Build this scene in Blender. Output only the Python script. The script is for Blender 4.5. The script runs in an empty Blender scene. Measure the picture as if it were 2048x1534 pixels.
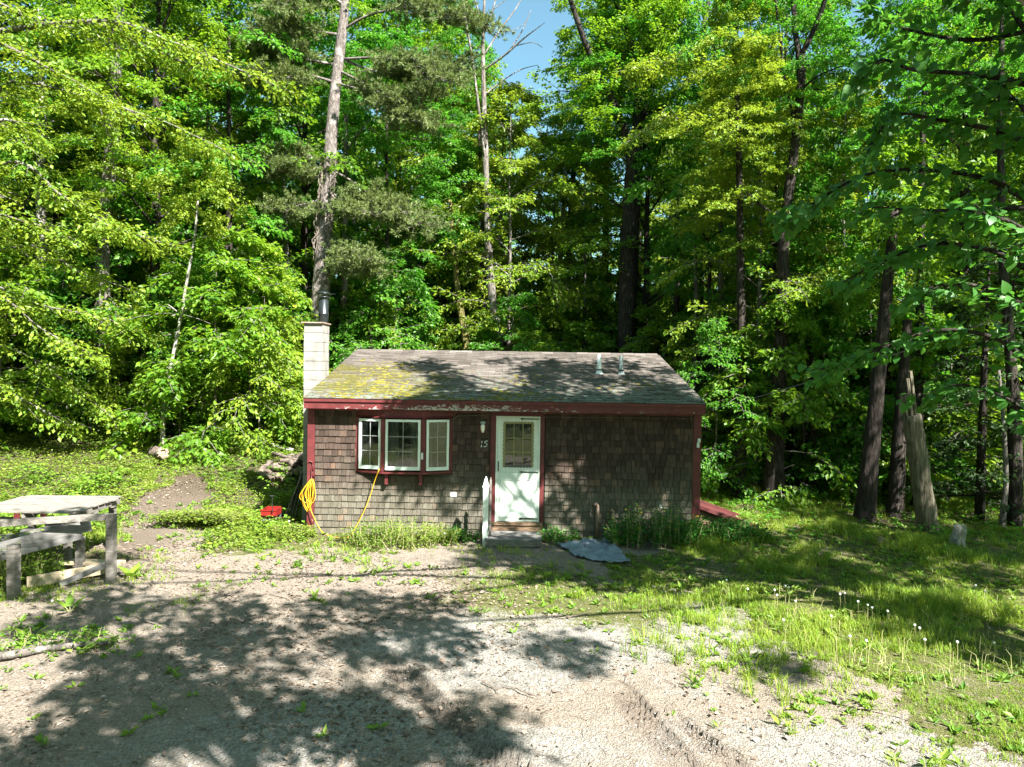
import bpy, math, random
import numpy as np
from mathutils import Vector, Matrix, Quaternion

SC = bpy.context.scene
COL = SC.collection
R = math.radians
PI = math.pi
RNG = np.random.default_rng(15)
random.seed(15)

# ------------------------------------------------------------------ camera
CAMZ, FPX, PITCH, ROLL = 3.35, 1415.0, R(1.3), R(0.9)
cam_d = bpy.data.cameras.new('camera')
cam = bpy.data.objects.new('camera', cam_d)
COL.objects.link(cam)
cam.location = (0, 0, CAMZ)
cam.rotation_euler = (Matrix.Rotation(PI / 2 - PITCH, 3, 'X') @ Matrix.Rotation(ROLL, 3, 'Z')).to_euler()
cam_d.sensor_width = 36
cam_d.lens = 36 * FPX / 2048
cam_d.clip_start = 0.1
cam_d.clip_end = 1000
SC.camera = cam

# ------------------------------------------------------------------ sky, sun, exposure
SUN_AZ, SUN_EL = R(40), R(45)
S = Vector((math.cos(SUN_EL) * math.sin(SUN_AZ), -math.cos(SUN_EL) * math.cos(SUN_AZ), math.sin(SUN_EL)))
world = bpy.data.worlds.new('World')
SC.world = world
world.use_nodes = True
wn = world.node_tree
sky = wn.nodes.new('ShaderNodeTexSky')
sky.sky_type = 'NISHITA'
sky.sun_disc = False
sky.sun_elevation = SUN_EL
sky.sun_rotation = PI - SUN_AZ
sky.air_density = 1.0
sky.dust_density = 1.2
sky.ozone_density = 1.2
bg = wn.nodes.get('Background') or wn.nodes.new('ShaderNodeBackground')
tint = wn.nodes.new('ShaderNodeMix'); tint.data_type = 'RGBA'; tint.blend_type = 'MULTIPLY'
tint.inputs[0].default_value = 1.0
tint.inputs[7].default_value = (0.88, 1.14, 0.98, 1)
wn.links.new(sky.outputs[0], tint.inputs[6])
wn.links.new(tint.outputs[2], bg.inputs[0])
bg.inputs[1].default_value = 0.05
sun_d = bpy.data.lights.new('sun', 'SUN')
sun_d.energy = 5.0
sun_d.angle = R(0.5)
sun_d.color = (1.0, 0.955, 0.905)
sun = bpy.data.objects.new('sun', sun_d)
COL.objects.link(sun)
sun.rotation_euler = S.to_track_quat('Z', 'Y').to_euler()
sun.location = (20, -20, 40)
SC.view_settings.view_transform = 'Standard'
SC.view_settings.look = 'None'
SC.view_settings.exposure = 2.45
SC.view_settings.gamma = 1.0
SC.view_settings.use_curve_mapping = False
SC.cycles.max_bounces = 9
SC.cycles.diffuse_bounces = 6
SC.cycles.transmission_bounces = 6
SC.cycles.transparent_max_bounces = 10
SC.cycles.glossy_bounces = 3

# ------------------------------------------------------------------ noise, terrain, pixel rays
def _hash(ix, iy, seed):
    n = (ix.astype(np.int64) * 374761393 + iy.astype(np.int64) * 668265263 + seed * 982451653) & 0x7fffffff
    n = ((n ^ (n >> 13)) * 1274126177) & 0x7fffffff
    return ((n ^ (n >> 16)) & 0xffff) / 65535.0

def vnoise(x, y, seed=0):
    x = np.asarray(x, float); y = np.asarray(y, float)
    ix = np.floor(x); iy = np.floor(y)
    fx = x - ix; fy = y - iy
    fx = fx * fx * (3 - 2 * fx); fy = fy * fy * (3 - 2 * fy)
    a = _hash(ix, iy, seed); b = _hash(ix + 1, iy, seed)
    c = _hash(ix, iy + 1, seed); d = _hash(ix + 1, iy + 1, seed)
    return (a * (1 - fx) + b * fx) * (1 - fy) + (c * (1 - fx) + d * fx) * fy - 0.5

def fbm(x, y, seed=0, octv=4):
    x = np.asarray(x, float); y = np.asarray(y, float)
    s = 0; a = 1.0
    for k in range(octv):
        s = s + a * vnoise(x * 2 ** k + 17.3 * k, y * 2 ** k - 9.1 * k, seed + k)
        a *= 0.5
    return s

def smooth(a, b, x):
    t = np.clip((np.asarray(x, float) - a) / (b - a), 0, 1)
    return t * t * (3 - 2 * t)

def hgt(x, y):
    """Large-scale ground height."""
    x = np.asarray(x, float); y = np.asarray(y, float)
    h = 1.05 * smooth(14.5, 22, y) * smooth(-3.2, -9, x)
    h = h + 0.9 * smooth(24, 46, y) * smooth(8, -6, x)
    h = h + 0.12 * smooth(11.0, 14.0, y) * smooth(2.5, 5.5, x) + 5.0 * smooth(45, 110, y)
    near_house = smooth(6.5, 4.5, np.abs(x)) * smooth(12.5, 13.5, y)
    h = h + 0.10 * fbm(x * .45, y * .45, 3, 3) * (1 - .9 * near_house) * smooth(6, 13, np.hypot(x, y))
    return h

def hz(x, y):
    return float(hgt(x, y))

def ray(px, py):
    dx, dy = px - 1024, py - 767
    c, s = math.cos(ROLL), math.sin(ROLL)
    u = dx * c + dy * s
    v = -(-dx * s + dy * c)
    return Vector((u, FPX * math.cos(PITCH) + v * math.sin(PITCH), -FPX * math.sin(PITCH) + v * math.cos(PITCH)))

def at(px, py, Y):
    d = ray(px, py)
    return Vector((0, 0, CAMZ)) + d * (Y / d.y)

def ground(px, py):
    d = ray(px, py)
    t = 0
    Y = 6.0
    for Y in np.arange(5.0, 60, 0.1):
        p = Vector((0, 0, CAMZ)) + d * (Y / d.y)
        if p.z <= hz(p.x, p.y):
            break
    return Vector((p.x, p.y, hz(p.x, p.y)))

def project(p):
    """World point -> photo pixel (None behind the camera)."""
    q = p - Vector((0, 0, CAMZ))
    f = q.y * math.cos(PITCH) - q.z * math.sin(PITCH)
    u = q.x
    v = q.y * math.sin(PITCH) + q.z * math.cos(PITCH)
    if f < 0.05:
        return None
    dx, dy = FPX * u / f, -FPX * v / f
    c, s = math.cos(ROLL), math.sin(ROLL)
    return (1024 + dx * c - dy * s, 767 + dx * s + dy * c)

# ------------------------------------------------------------------ mesh helpers
def mk_mesh(name, V, F, mats=(), mi=None, smooth_f=False):
    V = np.asarray(V, np.float32).reshape(-1, 3)
    F = np.asarray(F, np.int32)
    k = F.shape[1]
    me = bpy.data.meshes.new(name)
    me.vertices.add(len(V)); me.vertices.foreach_set('co', V.ravel())
    me.loops.add(F.size); me.loops.foreach_set('vertex_index', F.ravel())
    me.polygons.add(len(F)); me.polygons.foreach_set('loop_start', np.arange(0, F.size, k, dtype=np.int32))
    for m in mats:
        me.materials.append(m)
    if mi is not None:
        me.polygons.foreach_set('material_index', np.asarray(mi, np.int32))
    me.polygons.foreach_set('use_smooth', np.full(len(F), smooth_f, bool))
    me.update(calc_edges=True)
    return me

def link(name, data, parent=None, loc=None, rot=None, scale=None):
    o = bpy.data.objects.new(name, data)
    COL.objects.link(o)
    if parent is not None:
        o.parent = parent
    if loc is not None: o.location = loc
    if rot is not None: o.rotation_euler = rot
    if scale is not None: o.scale = scale
    return o

def tag(o, label=None, cat=None, group=None, kind=None):
    if label: o['label'] = label
    if cat: o['category'] = cat
    if group: o['group'] = group
    if kind: o['kind'] = kind
    return o

def empty(name, loc, label, cat, group=None, rz=0):
    o = bpy.data.objects.new(name, None)
    COL.objects.link(o)
    o.location = loc
    o.rotation_euler = (0, 0, rz)
    o.empty_display_size = 0.2
    return tag(o, label, cat, group)

class MB:
    """Collects triangles / quads (stored as triangles) of one mesh."""
    def __init__(s):
        s.V = []; s.F = []; s.M = []; s.n = 0; s.sm = []
    def add(s, V, F, m=0):
        V = np.asarray(V, float).reshape(-1, 3); F = np.asarray(F, int)
        if F.shape[1] == 4:
            F = np.concatenate([F[:, [0, 1, 2]], F[:, [0, 2, 3]]])
        s.V.append(V); s.F.append(F + s.n); s.M.append(np.full(len(F), m)); s.n += len(V)
    def box(s, c, size, rot=None, m=0, taper=None):
        x, y, z = [v / 2 for v in size]
        V = np.array([[-x, -y, -z], [x, -y, -z], [x, y, -z], [-x, y, -z], [-x, -y, z], [x, -y, z], [x, y, z], [-x, y, z]])
        if taper is not None:
            V[4:, :2] *= taper
        if rot is not None:
            V = V @ np.array(rot.to_matrix() if hasattr(rot, 'to_matrix') else rot).T
        s.add(V + np.array(c), [[0, 3, 2, 1], [4, 5, 6, 7], [0, 1, 5, 4], [1, 2, 6, 5], [2, 3, 7, 6], [3, 0, 4, 7]], m)
        return s
    def span(s, a, b, m=0):
        a = np.array(a, float); b = np.array(b, float)
        return s.box((a + b) / 2, np.abs(b - a), m=m)
    def beam(s, p0, p1, w, h, up=(0, 0, 1), m=0):
        p0 = Vector(p0); p1 = Vector(p1)
        d = p1 - p0
        x = d.normalized(); y = Vector(up).cross(x)
        if y.length < 1e-4: y = Vector((0, 1, 0)).cross(x)
        y.normalize(); z = x.cross(y)
        M = np.array([[x[i], y[i], z[i]] for i in range(3)])
        return s.box((p0 + p1) / 2, (d.length, w, h), rot=M, m=m)
    def tube(s, P, rad, n=8, m=0, wob=0.0, cap=True, seed=0):
        P = np.array([tuple(p) for p in P], float)
        k = len(P)
        rad = np.broadcast_to(np.asarray(rad, float), (k,))
        T = np.gradient(P, axis=0)
        T /= np.linalg.norm(T, axis=1)[:, None] + 1e-9
        ref = np.array([0, 0, 1.0]) if abs(T[0, 2]) < .9 else np.array([1.0, 0, 0])
        U = np.cross(T, ref); U /= np.linalg.norm(U, axis=1)[:, None] + 1e-9
        W = np.cross(T, U)
        a = np.arange(n) * 2 * PI / n
        rr = rad[:, None] * np.ones(n)[None]
        if wob:
            g = np.random.default_rng(seed)
            rr = rr * (1 + wob * g.standard_normal((1, n)) + .5 * wob * g.standard_normal((k, n)))
        V = P[:, None] + rr[..., None] * (np.cos(a)[None, :, None] * U[:, None] + np.sin(a)[None, :, None] * W[:, None])
        i = np.arange(k - 1)[:, None] * n; j = np.arange(n)[None]; j2 = (j + 1) % n
        F = np.stack([i + j, i + n + j, i + n + j2, i + j2], -1).reshape(-1, 4)
        V = V.reshape(-1, 3)
        Ft = np.concatenate([F[:, [0, 1, 2]], F[:, [0, 2, 3]]])
        if cap:
            V = np.concatenate([V, P[:1], P[-1:]])
            c0, c1 = k * n, k * n + 1
            jj = np.arange(n); jn = (jj + 1) % n
            Ft = np.concatenate([Ft, np.stack([np.full(n, c0), jj, jn], 1), np.stack([np.full(n, c1), (k - 1) * n + jn, (k - 1) * n + jj], 1)])
        s.add(V, Ft, m)
        return s
    def lathe(s, prof, n=16, c=(0, 0, 0), m=0, rot=None):
        prof = np.array(prof, float)
        a = np.arange(n) * 2 * PI / n
        V = np.stack([prof[:, 0][:, None] * np.cos(a), prof[:, 0][:, None] * np.sin(a), np.repeat(prof[:, 1][:, None], n, 1)], -1)
        k = len(prof)
        i = np.arange(k - 1)[:, None] * n; j = np.arange(n)[None]; j2 = (j + 1) % n
        F = np.stack([i + j, i + j2, i + n + j2, i + n + j], -1).reshape(-1, 4)
        V = V.reshape(-1, 3)
        if rot is not None:
            V = V @ np.array(rot.to_matrix()).T
        s.add(V + np.array(c), F, m)
        return s
    def prism(s, pts, d, m=0):
        """pts: 2-D outline in X-Z, extruded along Y from d[0] to d[1] (convex or fan from the centroid)."""
        pts = np.array(pts, float); n = len(pts)
        c = pts.mean(0)
        A = np.stack([pts[:, 0], np.full(n, d[0]), pts[:, 1]], 1); B = A.copy(); B[:, 1] = d[1]
        V = np.concatenate([A, B, [[c[0], d[0], c[1]], [c[0], d[1], c[1]]]])
        i = np.arange(n); j = (i + 1) % n
        F = np.concatenate([np.stack([np.full(n, 2 * n), i, j], 1), np.stack([np.full(n, 2 * n + 1), n + j, n + i], 1),
                            np.stack([i, n + i, n + j], 1), np.stack([i, n + j, j], 1)])
        s.add(V, F, m)
        return s
    def mesh(s, name, mats, smooth_f=False):
        if not isinstance(mats, (list, tuple)): mats = [mats]
        return mk_mesh(name, np.concatenate(s.V), np.concatenate(s.F), mats, np.concatenate(s.M), smooth_f)
    def build(s, name, mats, parent=None, smooth_f=False, origin=None, world_parent=True):
        """World-space vertices; the parent's location is subtracted (parents here are unrotated)."""
        me = s.mesh(name, mats, smooth_f)
        o = link(name, me, parent)
        if parent is not None and world_parent:
            off = Vector((0, 0, 0)); p = parent
            while p is not None:
                off += Vector(p.location); p = p.parent
            me.transform(Matrix.Translation(-off))
        return o

# ------------------------------------------------------------------ materials
def nmat(name):
    m = bpy.data.materials.new(name)
    m.use_nodes = True
    nt = m.node_tree
    return m, nt, nt.nodes['Principled BSDF']

def N(nt, typ, **kw):
    n = nt.nodes.new(typ)
    for k, v in kw.items():
        setattr(n, k, v)
    return n

def ramp(nt, src, stops):
    r = N(nt, 'ShaderNodeValToRGB')
    el = r.color_ramp.elements
    while len(el) < len(stops): el.new(0.5)
    for e, (p, c) in zip(el, stops):
        e.position = p; e.color = (*c, 1) if len(c) == 3 else c
    nt.links.new(src, r.inputs[0])
    return r.outputs[0]

def noise(nt, vec, scale, detail=6, rough=.6, dist=0):
    n = N(nt, 'ShaderNodeTexNoise')
    n.inputs['Scale'].default_value = scale
    n.inputs['Detail'].default_value = detail
    n.inputs['Roughness'].default_value = rough
    n.inputs['Distortion'].default_value = dist
    nt.links.new(vec, n.inputs['Vector'])
    return n.outputs['Fac']

def mixc(nt, f, a, b, mode='MIX'):
    n = N(nt, 'ShaderNodeMix', data_type='RGBA', blend_type=mode)
    for sock, v in ((n.inputs[0], f), (n.inputs[6], a), (n.inputs[7], b)):
        if hasattr(v, 'links') or isinstance(v, bpy.types.NodeSocket): nt.links.new(v, sock)
        elif isinstance(v, (int, float)): sock.default_value = v
        else: sock.default_value = (*v, 1)
    return n.outputs[2]

def mathn(nt, op, a, b=0.0, clamp=False):
    n = N(nt, 'ShaderNodeMath', operation=op, use_clamp=clamp)
    for i, v in enumerate((a, b)):
        if isinstance(v, bpy.types.NodeSocket): nt.links.new(v, n.inputs[i])
        else: n.inputs[i].default_value = v
    return n.outputs[0]

def maprange(nt, v, a, b, c=0.0, d=1.0):
    n = N(nt, 'ShaderNodeMapRange')
    nt.links.new(v, n.inputs[0])
    for i, q in enumerate((a, b, c, d)): n.inputs[i + 1].default_value = q
    return n.outputs[0]

def bump(nt, bsdf, h, strength=.4, dist=.02):
    b = N(nt, 'ShaderNodeBump')
    b.inputs['Strength'].default_value = strength
    b.inputs['Distance'].default_value = dist
    nt.links.new(h, b.inputs['Height'])
    nt.links.new(b.outputs[0], bsdf.inputs['Normal'])

def wpos(nt, stretch=(1, 1, 1)):
    g = N(nt, 'ShaderNodeNewGeometry')
    m = N(nt, 'ShaderNodeMapping')
    m.inputs['Scale'].default_value = stretch
    nt.links.new(g.outputs['Position'], m.inputs['Vector'])
    return m.outputs[0]

def opos(nt, stretch=(1, 1, 1)):
    g = N(nt, 'ShaderNodeTexCoord')
    m = N(nt, 'ShaderNodeMapping')
    m.inputs['Scale'].default_value = stretch
    nt.links.new(g.outputs['Object'], m.inputs['Vector'])
    return m.outputs[0]

def rnd(nt):
    """Random per object plus per island, 0..1."""
    a = N(nt, 'ShaderNodeObjectInfo').outputs['Random']
    b = N(nt, 'ShaderNodeNewGeometry').outputs['Random Per Island']
    return mathn(nt, 'FRACT', mathn(nt, 'ADD', a, b))

def pm(name, c1, c2, scale=8, stretch=(1, 1, 1), rough=.8, bs=.3, bd=.01, spec=.3, metal=0, world=True):
    m, nt, b = nmat(name)
    v = wpos(nt, stretch) if world else opos(nt, stretch)
    f = noise(nt, v, scale)
    nt.links.new(ramp(nt, f, [(.3, c1), (.7, c2)]), b.inputs['Base Color'])
    b.inputs['Roughness'].default_value = rough
    b.inputs['Specular IOR Level'].default_value = spec
    b.inputs['Metallic'].default_value = metal
    if bs: bump(nt, b, f, bs, bd)
    return m

def leaf_mat(name, dark, mid, light, trans=.35, tcol=None, rough=.45, obj_amt=.5):
    m, nt, b = nmat(name)
    r = N(nt, 'ShaderNodeNewGeometry').outputs['Random Per Island']
    o = N(nt, 'ShaderNodeObjectInfo').outputs['Random']
    f = noise(nt, wpos(nt), .5, 2)
    t = mathn(nt, 'ADD', mathn(nt, 'MULTIPLY', r, .45), mathn(nt, 'MULTIPLY', o, obj_amt * .6))
    t = mathn(nt, 'ADD', t, mathn(nt, 'MULTIPLY', mathn(nt, 'SUBTRACT', f, .5), .9), clamp=True)
    c = ramp(nt, t, [(.05, dark), (.42, mid), (.9, light)])
    nt.links.new(c, b.inputs['Base Color'])
    b.inputs['Roughness'].default_value = rough
    b.inputs['Specular IOR Level'].default_value = .35
    tr = N(nt, 'ShaderNodeBsdfTranslucent')
    tc = mixc(nt, .75, c, tcol or (.26, .46, .015))
    nt.links.new(tc, tr.inputs['Color'])
    mx = N(nt, 'ShaderNodeMixShader')
    mx.inputs[0].default_value = trans
    nt.links.new(b.outputs[0], mx.inputs[1]); nt.links.new(tr.outputs[0], mx.inputs[2])
    nt.links.new(mx.outputs[0], nt.nodes['Material Output'].inputs[0])
    return m

M = {}
M['maple'] = leaf_mat('maple_leaf', (.045, .13, .010), (.125, .235, .018), (.25, .32, .028), .48)
M['lime'] = leaf_mat('young_maple_leaf', (.09, .19, .018), (.19, .285, .025), (.32, .35, .04), .45, (.32, .42, .02))
M['beech'] = leaf_mat('beech_leaf', (.035, .13, .013), (.085, .215, .022), (.17, .29, .028), .48, (.12, .42, .02))
M['bass'] = leaf_mat('basswood_leaf', (.03, .12, .018), (.055, .17, .025), (.12, .25, .04), .42, (.13, .36, .03))
M['pine'] = leaf_mat('pine_needle', (.09, .145, .04), (.17, .225, .065), (.26, .30, .10), .25, (.18, .22, .05), .6)
M['dark_needle'] = leaf_mat('hemlock_needle', (.012, .035, .01), (.025, .06, .014), (.05, .09, .02), .2, (.06, .12, .02), .6)
M['grass'] = leaf_mat('grass_blade', (.08, .18, .016), (.19, .30, .03), (.36, .38, .08), .45, (.34, .42, .03), .5)
M['weed'] = leaf_mat('weed_leaf', (.07, .17, .016), (.16, .275, .03), (.29, .35, .05), .42, (.22, .33, .02), .5)
M['cover'] = leaf_mat('ground_cover_leaf', (.07, .14, .015), (.15, .23, .025), (.27, .30, .05), .36, (.28, .34, .02), .5)
M['celandine'] = leaf_mat('celandine_leaf', (.02, .09, .01), (.035, .14, .016), (.06, .19, .025), .33, (.10, .32, .02), .5)

def bark(name, c1, c2, c3, st=(6, 6, 1.2), lichen=None):
    m, nt, b = nmat(name)
    v = opos(nt, st)
    f = noise(nt, v, 3.2, 8, .65, .6)
    c = ramp(nt, f, [(.32, c1), (.5, c2), (.68, c3)])
    if lichen:
        g = noise(nt, opos(nt), 3.5, 6, .7)
        c = mixc(nt, maprange(nt, g, .54, .62), c, lichen)
    nt.links.new(c, b.inputs['Base Color'])
    b.inputs['Roughness'].default_value = .95
    b.inputs['Specular IOR Level'].default_value = .15
    bump(nt, b, f, 1.0, .05)
    return m
M['bark'] = bark('grey_bark', (.05, .042, .036), (.13, .115, .10), (.23, .21, .185), lichen=(.27, .27, .235))
M['bark_dark'] = bark('dark_bark', (.010, .008, .007), (.032, .026, .022), (.075, .064, .054))
M['bark_pine'] = bark('pine_bark', (0.0467, 0.0382, 0.0340), (0.1275, 0.1105, 0.0978), (0.2295, 0.2040, 0.1870), (5, 5, 2.0), lichen=(.27, .25, .23))
M['bark_pale'] = bark('pale_bark', (.11, .10, .088), (.24, .225, .20), (.40, .38, .35), (4, 4, 2), lichen=(.25, .255, .21))
M['bark_moss'] = bark('mossy_bark', (.04, .035, .015), (.12, .11, .035), (.22, .19, .07))
M['snag'] = bark('bare_snag_wood', (.03, .025, .018), (.13, .115, .08), (.24, .215, .16), (9, 9, .5))

# ------------------------------------------------------------------ ground sheet
def seg_axis(breaks):
    out = []
    for (a, b, st) in breaks:
        out.append(np.arange(a, b, st))
    return np.unique(np.concatenate(out + [[breaks[-1][1]]]).round(4))

def pix_ground_flat(px, py):
    d = ray(px, py); t = -CAMZ / d.z
    return (d.x * t, d.y * t)

TRACKS = [([(770, 1315), (880, 1415), (960, 1480), (1060, 1560)], .17), ([(1235, 1370), (1300, 1450), (1370, 1534), (1450, 1620)], .17), ([(1330, 1420), (1420, 1490), (1520, 1570)], .12)]

def dist_path(x, y, pts):
    """Distance and signed offset from a polyline on the flat ground, and the arc position."""
    W = [pix_ground_flat(*p) for p in pts]
    best = np.full(x.shape, 1e9); off = np.zeros(x.shape); arc = np.zeros(x.shape); s0 = 0
    for (a, b) in zip(W[:-1], W[1:]):
        ax, ay = a; bx, by = b
        L = math.hypot(bx - ax, by - ay)
        t = np.clip(((x - ax) * (bx - ax) + (y - ay) * (by - ay)) / L ** 2, 0, 1)
        dx = x - (ax + t * (bx - ax)); dy = y - (ay + t * (by - ay))
        d = np.hypot(dx, dy)
        sgn = (dx * (by - ay) - dy * (bx - ax)) / L
        k = d < best
        best = np.where(k, d, best); off = np.where(k, sgn, off); arc = np.where(k, s0 + t * L, arc)
        s0 += L
    return best, off, arc

def ell(x, y, px, py, rx, ry, soft=.5):
    """Soft ellipse round the ground point under a photo pixel; radii in metres."""
    cx, cy = pix_ground_flat(px, py)
    d = np.sqrt(((x - cx) / rx) ** 2 + ((y - cy) / ry) ** 2)
    return np.clip((1 + soft - d) / (2 * soft), 0, 1)

def poly_mask(x, y, pts):
    """Inside test against a polygon given in photo pixels on the flat ground."""
    W = [pix_ground_flat(*p) for p in pts]
    ins = np.zeros(np.shape(x), bool)
    n = len(W)
    for i in range(n):
        (x1, y1), (x2, y2) = W[i], W[(i + 1) % n]
        if y1 == y2: continue
        c = ((y1 > y) != (y2 > y)) & (x < (x2 - x1) * (y - y1) / (y2 - y1) + x1)
        ins ^= c
    return ins

YARD = [(-900, 1534), (-500, 1250), (60, 1195), (190, 1130), (235, 1055), (300, 1012), (350, 990), (400, 982), (425, 992), (420, 1015), (405, 1040), (375, 1088), (430, 1108), (520, 1112), (690, 1098), (1380, 1085), (1250, 1130),
        (1480, 1205), (1620, 1330), (1830, 1420), (2048, 1560), (2600, 1900), (1024, 4000), (-900, 3000)]

def yard_soft(x, y):
    # jitter the look-up so that the edge of the bare yard is ragged
    jx = x + 1.0 * fbm(x * 1.2, y * 1.2, 41, 5); jy = y + 1.0 * fbm(x * 1.2, y * 1.2, 47, 5)
    return poly_mask(jx, jy, YARD)

def fine_relief(x, y):
    h = .030 * fbm(x * 1.6, y * 1.6, 11, 4) + .016 * fbm(x * 7, y * 7, 21, 3) + .010 * fbm(x * 22, y * 22, 31, 2)
    for pts, w in TRACKS:
        d, off, arc = dist_path(x, y, pts)
        k = smooth(w * 1.35, w * .8, d) * smooth(.0, .5, arc + .2)
        rut = -.045 * smooth(w, w * .55, d) + .014 * np.exp(-((d - w * 1.15) / .06) ** 2)
        groove = .024 * np.sin(off / .052 * 2 * PI + .8 * np.sin(arc * 2.2)) + .003 * np.sin(arc / .09 * 2 * PI + off * 30)
        brk = .6 + .8 * np.clip(fbm(x * 2.5, y * 2.5, 61, 2) + .3, 0, 1)
        h = h + k * (rut + groove * brk)
    return h

def full_h(x, y):
    keep = smooth(40, 24, np.hypot(x, y))
    return hgt(x, y) + fine_relief(np.asarray(x, float), np.asarray(y, float)) * keep

def build_ground():
    xs = seg_axis([(-160, -40, 10), (-40, -16, 1), (-16, -6, .14), (-6, -2, .06), (-2, 4.2, .028), (4.2, 9, .08), (9, 16, .16), (16, 40, 1), (40, 160, 10)])
    ys = seg_axis([(-60, -8, 4), (-8, 4, .5), (4, 6.2, .1), (6.2, 9.3, .028), (9.3, 14.5, .06), (14.5, 24, .16), (24, 50, .8), (50, 260, 8)])
    X, Y = np.meshgrid(xs, ys)
    Z = full_h(X, Y)
    inside = (np.abs(X + .13) < 3.8) & (Y > 14.1) & (Y < 22.7)
    Z = np.where(inside, Z - .05, Z)
    V = np.stack([X, Y, Z], -1).reshape(-1, 3)
    nx = len(xs); i = np.arange(len(ys) - 1)[:, None] * nx; j = np.arange(nx - 1)[None]
    F = np.stack([i + j, i + j + 1, i + nx + j + 1, i + nx + j], -1).reshape(-1, 4)
    # surface kinds (soil colours): r = pale grit, g = moss and green thatch, b = dark forest floor
    yd = yard_soft(X, Y).astype(float)
    grit = np.clip(ell(X, Y, 560, 1480, 1.2, .5, .8) + ell(X, Y, 800, 1290, 1.6, 1.0, .8) * .7 + ell(X, Y, 1250, 1270, 2.2, 1.1, .8) * .8 + ell(X, Y, 1750, 1500, 1.4, .6) * .7 + ell(X, Y, 1100, 1500, .8, .4) * .6, 0, 1) * yd
    grit = np.clip(grit + .7 * (fbm(X * .9, Y * .9, 71, 3)), 0, 1) * yd
    moss = np.clip(1 - yd + ell(X, Y, 1080, 1180, 1.3, 1.1, .9) * 1.3 + ell(X, Y, 1350, 1230, 1.6, .8, .9) * .6 + ell(X, Y, 640, 1120, 1.2, .8) * .25 + .5 * fbm(X * 1.7, Y * 1.7, 81, 3) - .1, 0, 1)
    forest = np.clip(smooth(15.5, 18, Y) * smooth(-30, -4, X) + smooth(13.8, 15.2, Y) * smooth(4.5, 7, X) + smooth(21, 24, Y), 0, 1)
    damp = np.clip(ell(X, Y, 340, 1020, 1.3, 2.2) + ell(X, Y, 250, 1100, .7, 1.4) + .8 * ell(X, Y, 400, 980, 1.2, 1.5), 0, 1)  # damp soil of the dirt path
    for pts, w in TRACKS:
        dd, off, arc = dist_path(X, Y, pts)
        damp = np.maximum(damp, .75 * smooth(w * 1.2, w * .7, dd) * np.clip(.6 + fbm(X * 3, Y * 3, 66, 3), 0, 1))  # tyre ruts get the same darker soil colour
    me = mk_mesh('ground', V, F, [M['soil']], smooth_f=True)
    a = me.attributes.new('soil_kind', 'FLOAT_COLOR', 'POINT')
    a.data.foreach_set('color', np.stack([grit, moss, forest, damp], -1).astype(np.float32).ravel())
    o = link('ground', me)
    return tag(o, 'dirt and gravel yard with leaf litter in front of the cabin', None, None, 'structure')

def soil_material():
    m, nt, b = nmat('yard_soil')
    at_ = N(nt, 'ShaderNodeAttribute', attribute_name='soil_kind')
    sep = N(nt, 'ShaderNodeSeparateColor')
    nt.links.new(at_.outputs['Color'], sep.inputs[0])
    v = wpos(nt)
    fine = noise(nt, v, 38, 8, .75)
    midn = noise(nt, v, 9, 6, .65)
    grain = N(nt, 'ShaderNodeTexVoronoi'); grain.inputs['Scale'].default_value = 55
    nt.links.new(v, grain.inputs['Vector'])
    litter = ramp(nt, fine, [(.28, (0.0472, 0.0386, 0.0292)), (.42, (0.1459, 0.1202, 0.0927)), (.58, (0.2446, 0.2103, 0.1699)), (.75, (0.3434, 0.3047, 0.2575))])
    gr = ramp(nt, mathn(nt, 'ADD', mathn(nt, 'MULTIPLY', fine, .6), mathn(nt, 'MULTIPLY', grain.outputs['Color'], .4)), [(.25, (0.0799, 0.0746, 0.0640)), (.5, (0.2220, 0.2087, 0.1820)), (.8, (0.3730, 0.3596, 0.3286))])
    c = mixc(nt, maprange(nt, mathn(nt, 'ADD', sep.outputs[0], mathn(nt, 'MULTIPLY', mathn(nt, 'SUBTRACT', midn, .5), 1.2)), .25, .6), litter, gr)
    mossc = ramp(nt, fine, [(.3, (0.0298, 0.0340, 0.0102)), (.5, (0.0850, 0.0935, 0.0255)), (.72, (0.1700, 0.1615, 0.0765))])
    c = mixc(nt, maprange(nt, mathn(nt, 'ADD', sep.outputs[1], mathn(nt, 'MULTIPLY', mathn(nt, 'SUBTRACT', midn, .5), 1.6)), .35, .75), c, mossc)
    dark_soil_c = ramp(nt, fine, [(.3, (.035, .025, .018)), (.55, (.10, .075, .055)), (.75, (.20, .16, .12))])
    c = mixc(nt, mathn(nt, 'MULTIPLY', at_.outputs['Alpha'], .7), c, dark_soil_c)
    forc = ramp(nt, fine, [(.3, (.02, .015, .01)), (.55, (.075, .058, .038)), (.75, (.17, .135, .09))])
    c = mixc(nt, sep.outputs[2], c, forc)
    nt.links.new(c, b.inputs['Base Color'])
    b.inputs['Roughness'].default_value = .95
    b.inputs['Specular IOR Level'].default_value = .2
    bump(nt, b, mathn(nt, 'ADD', fine, mathn(nt, 'MULTIPLY', grain.outputs['Distance'], .6)), .9, .03)
    return m
M['soil'] = soil_material()
build_ground()

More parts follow.
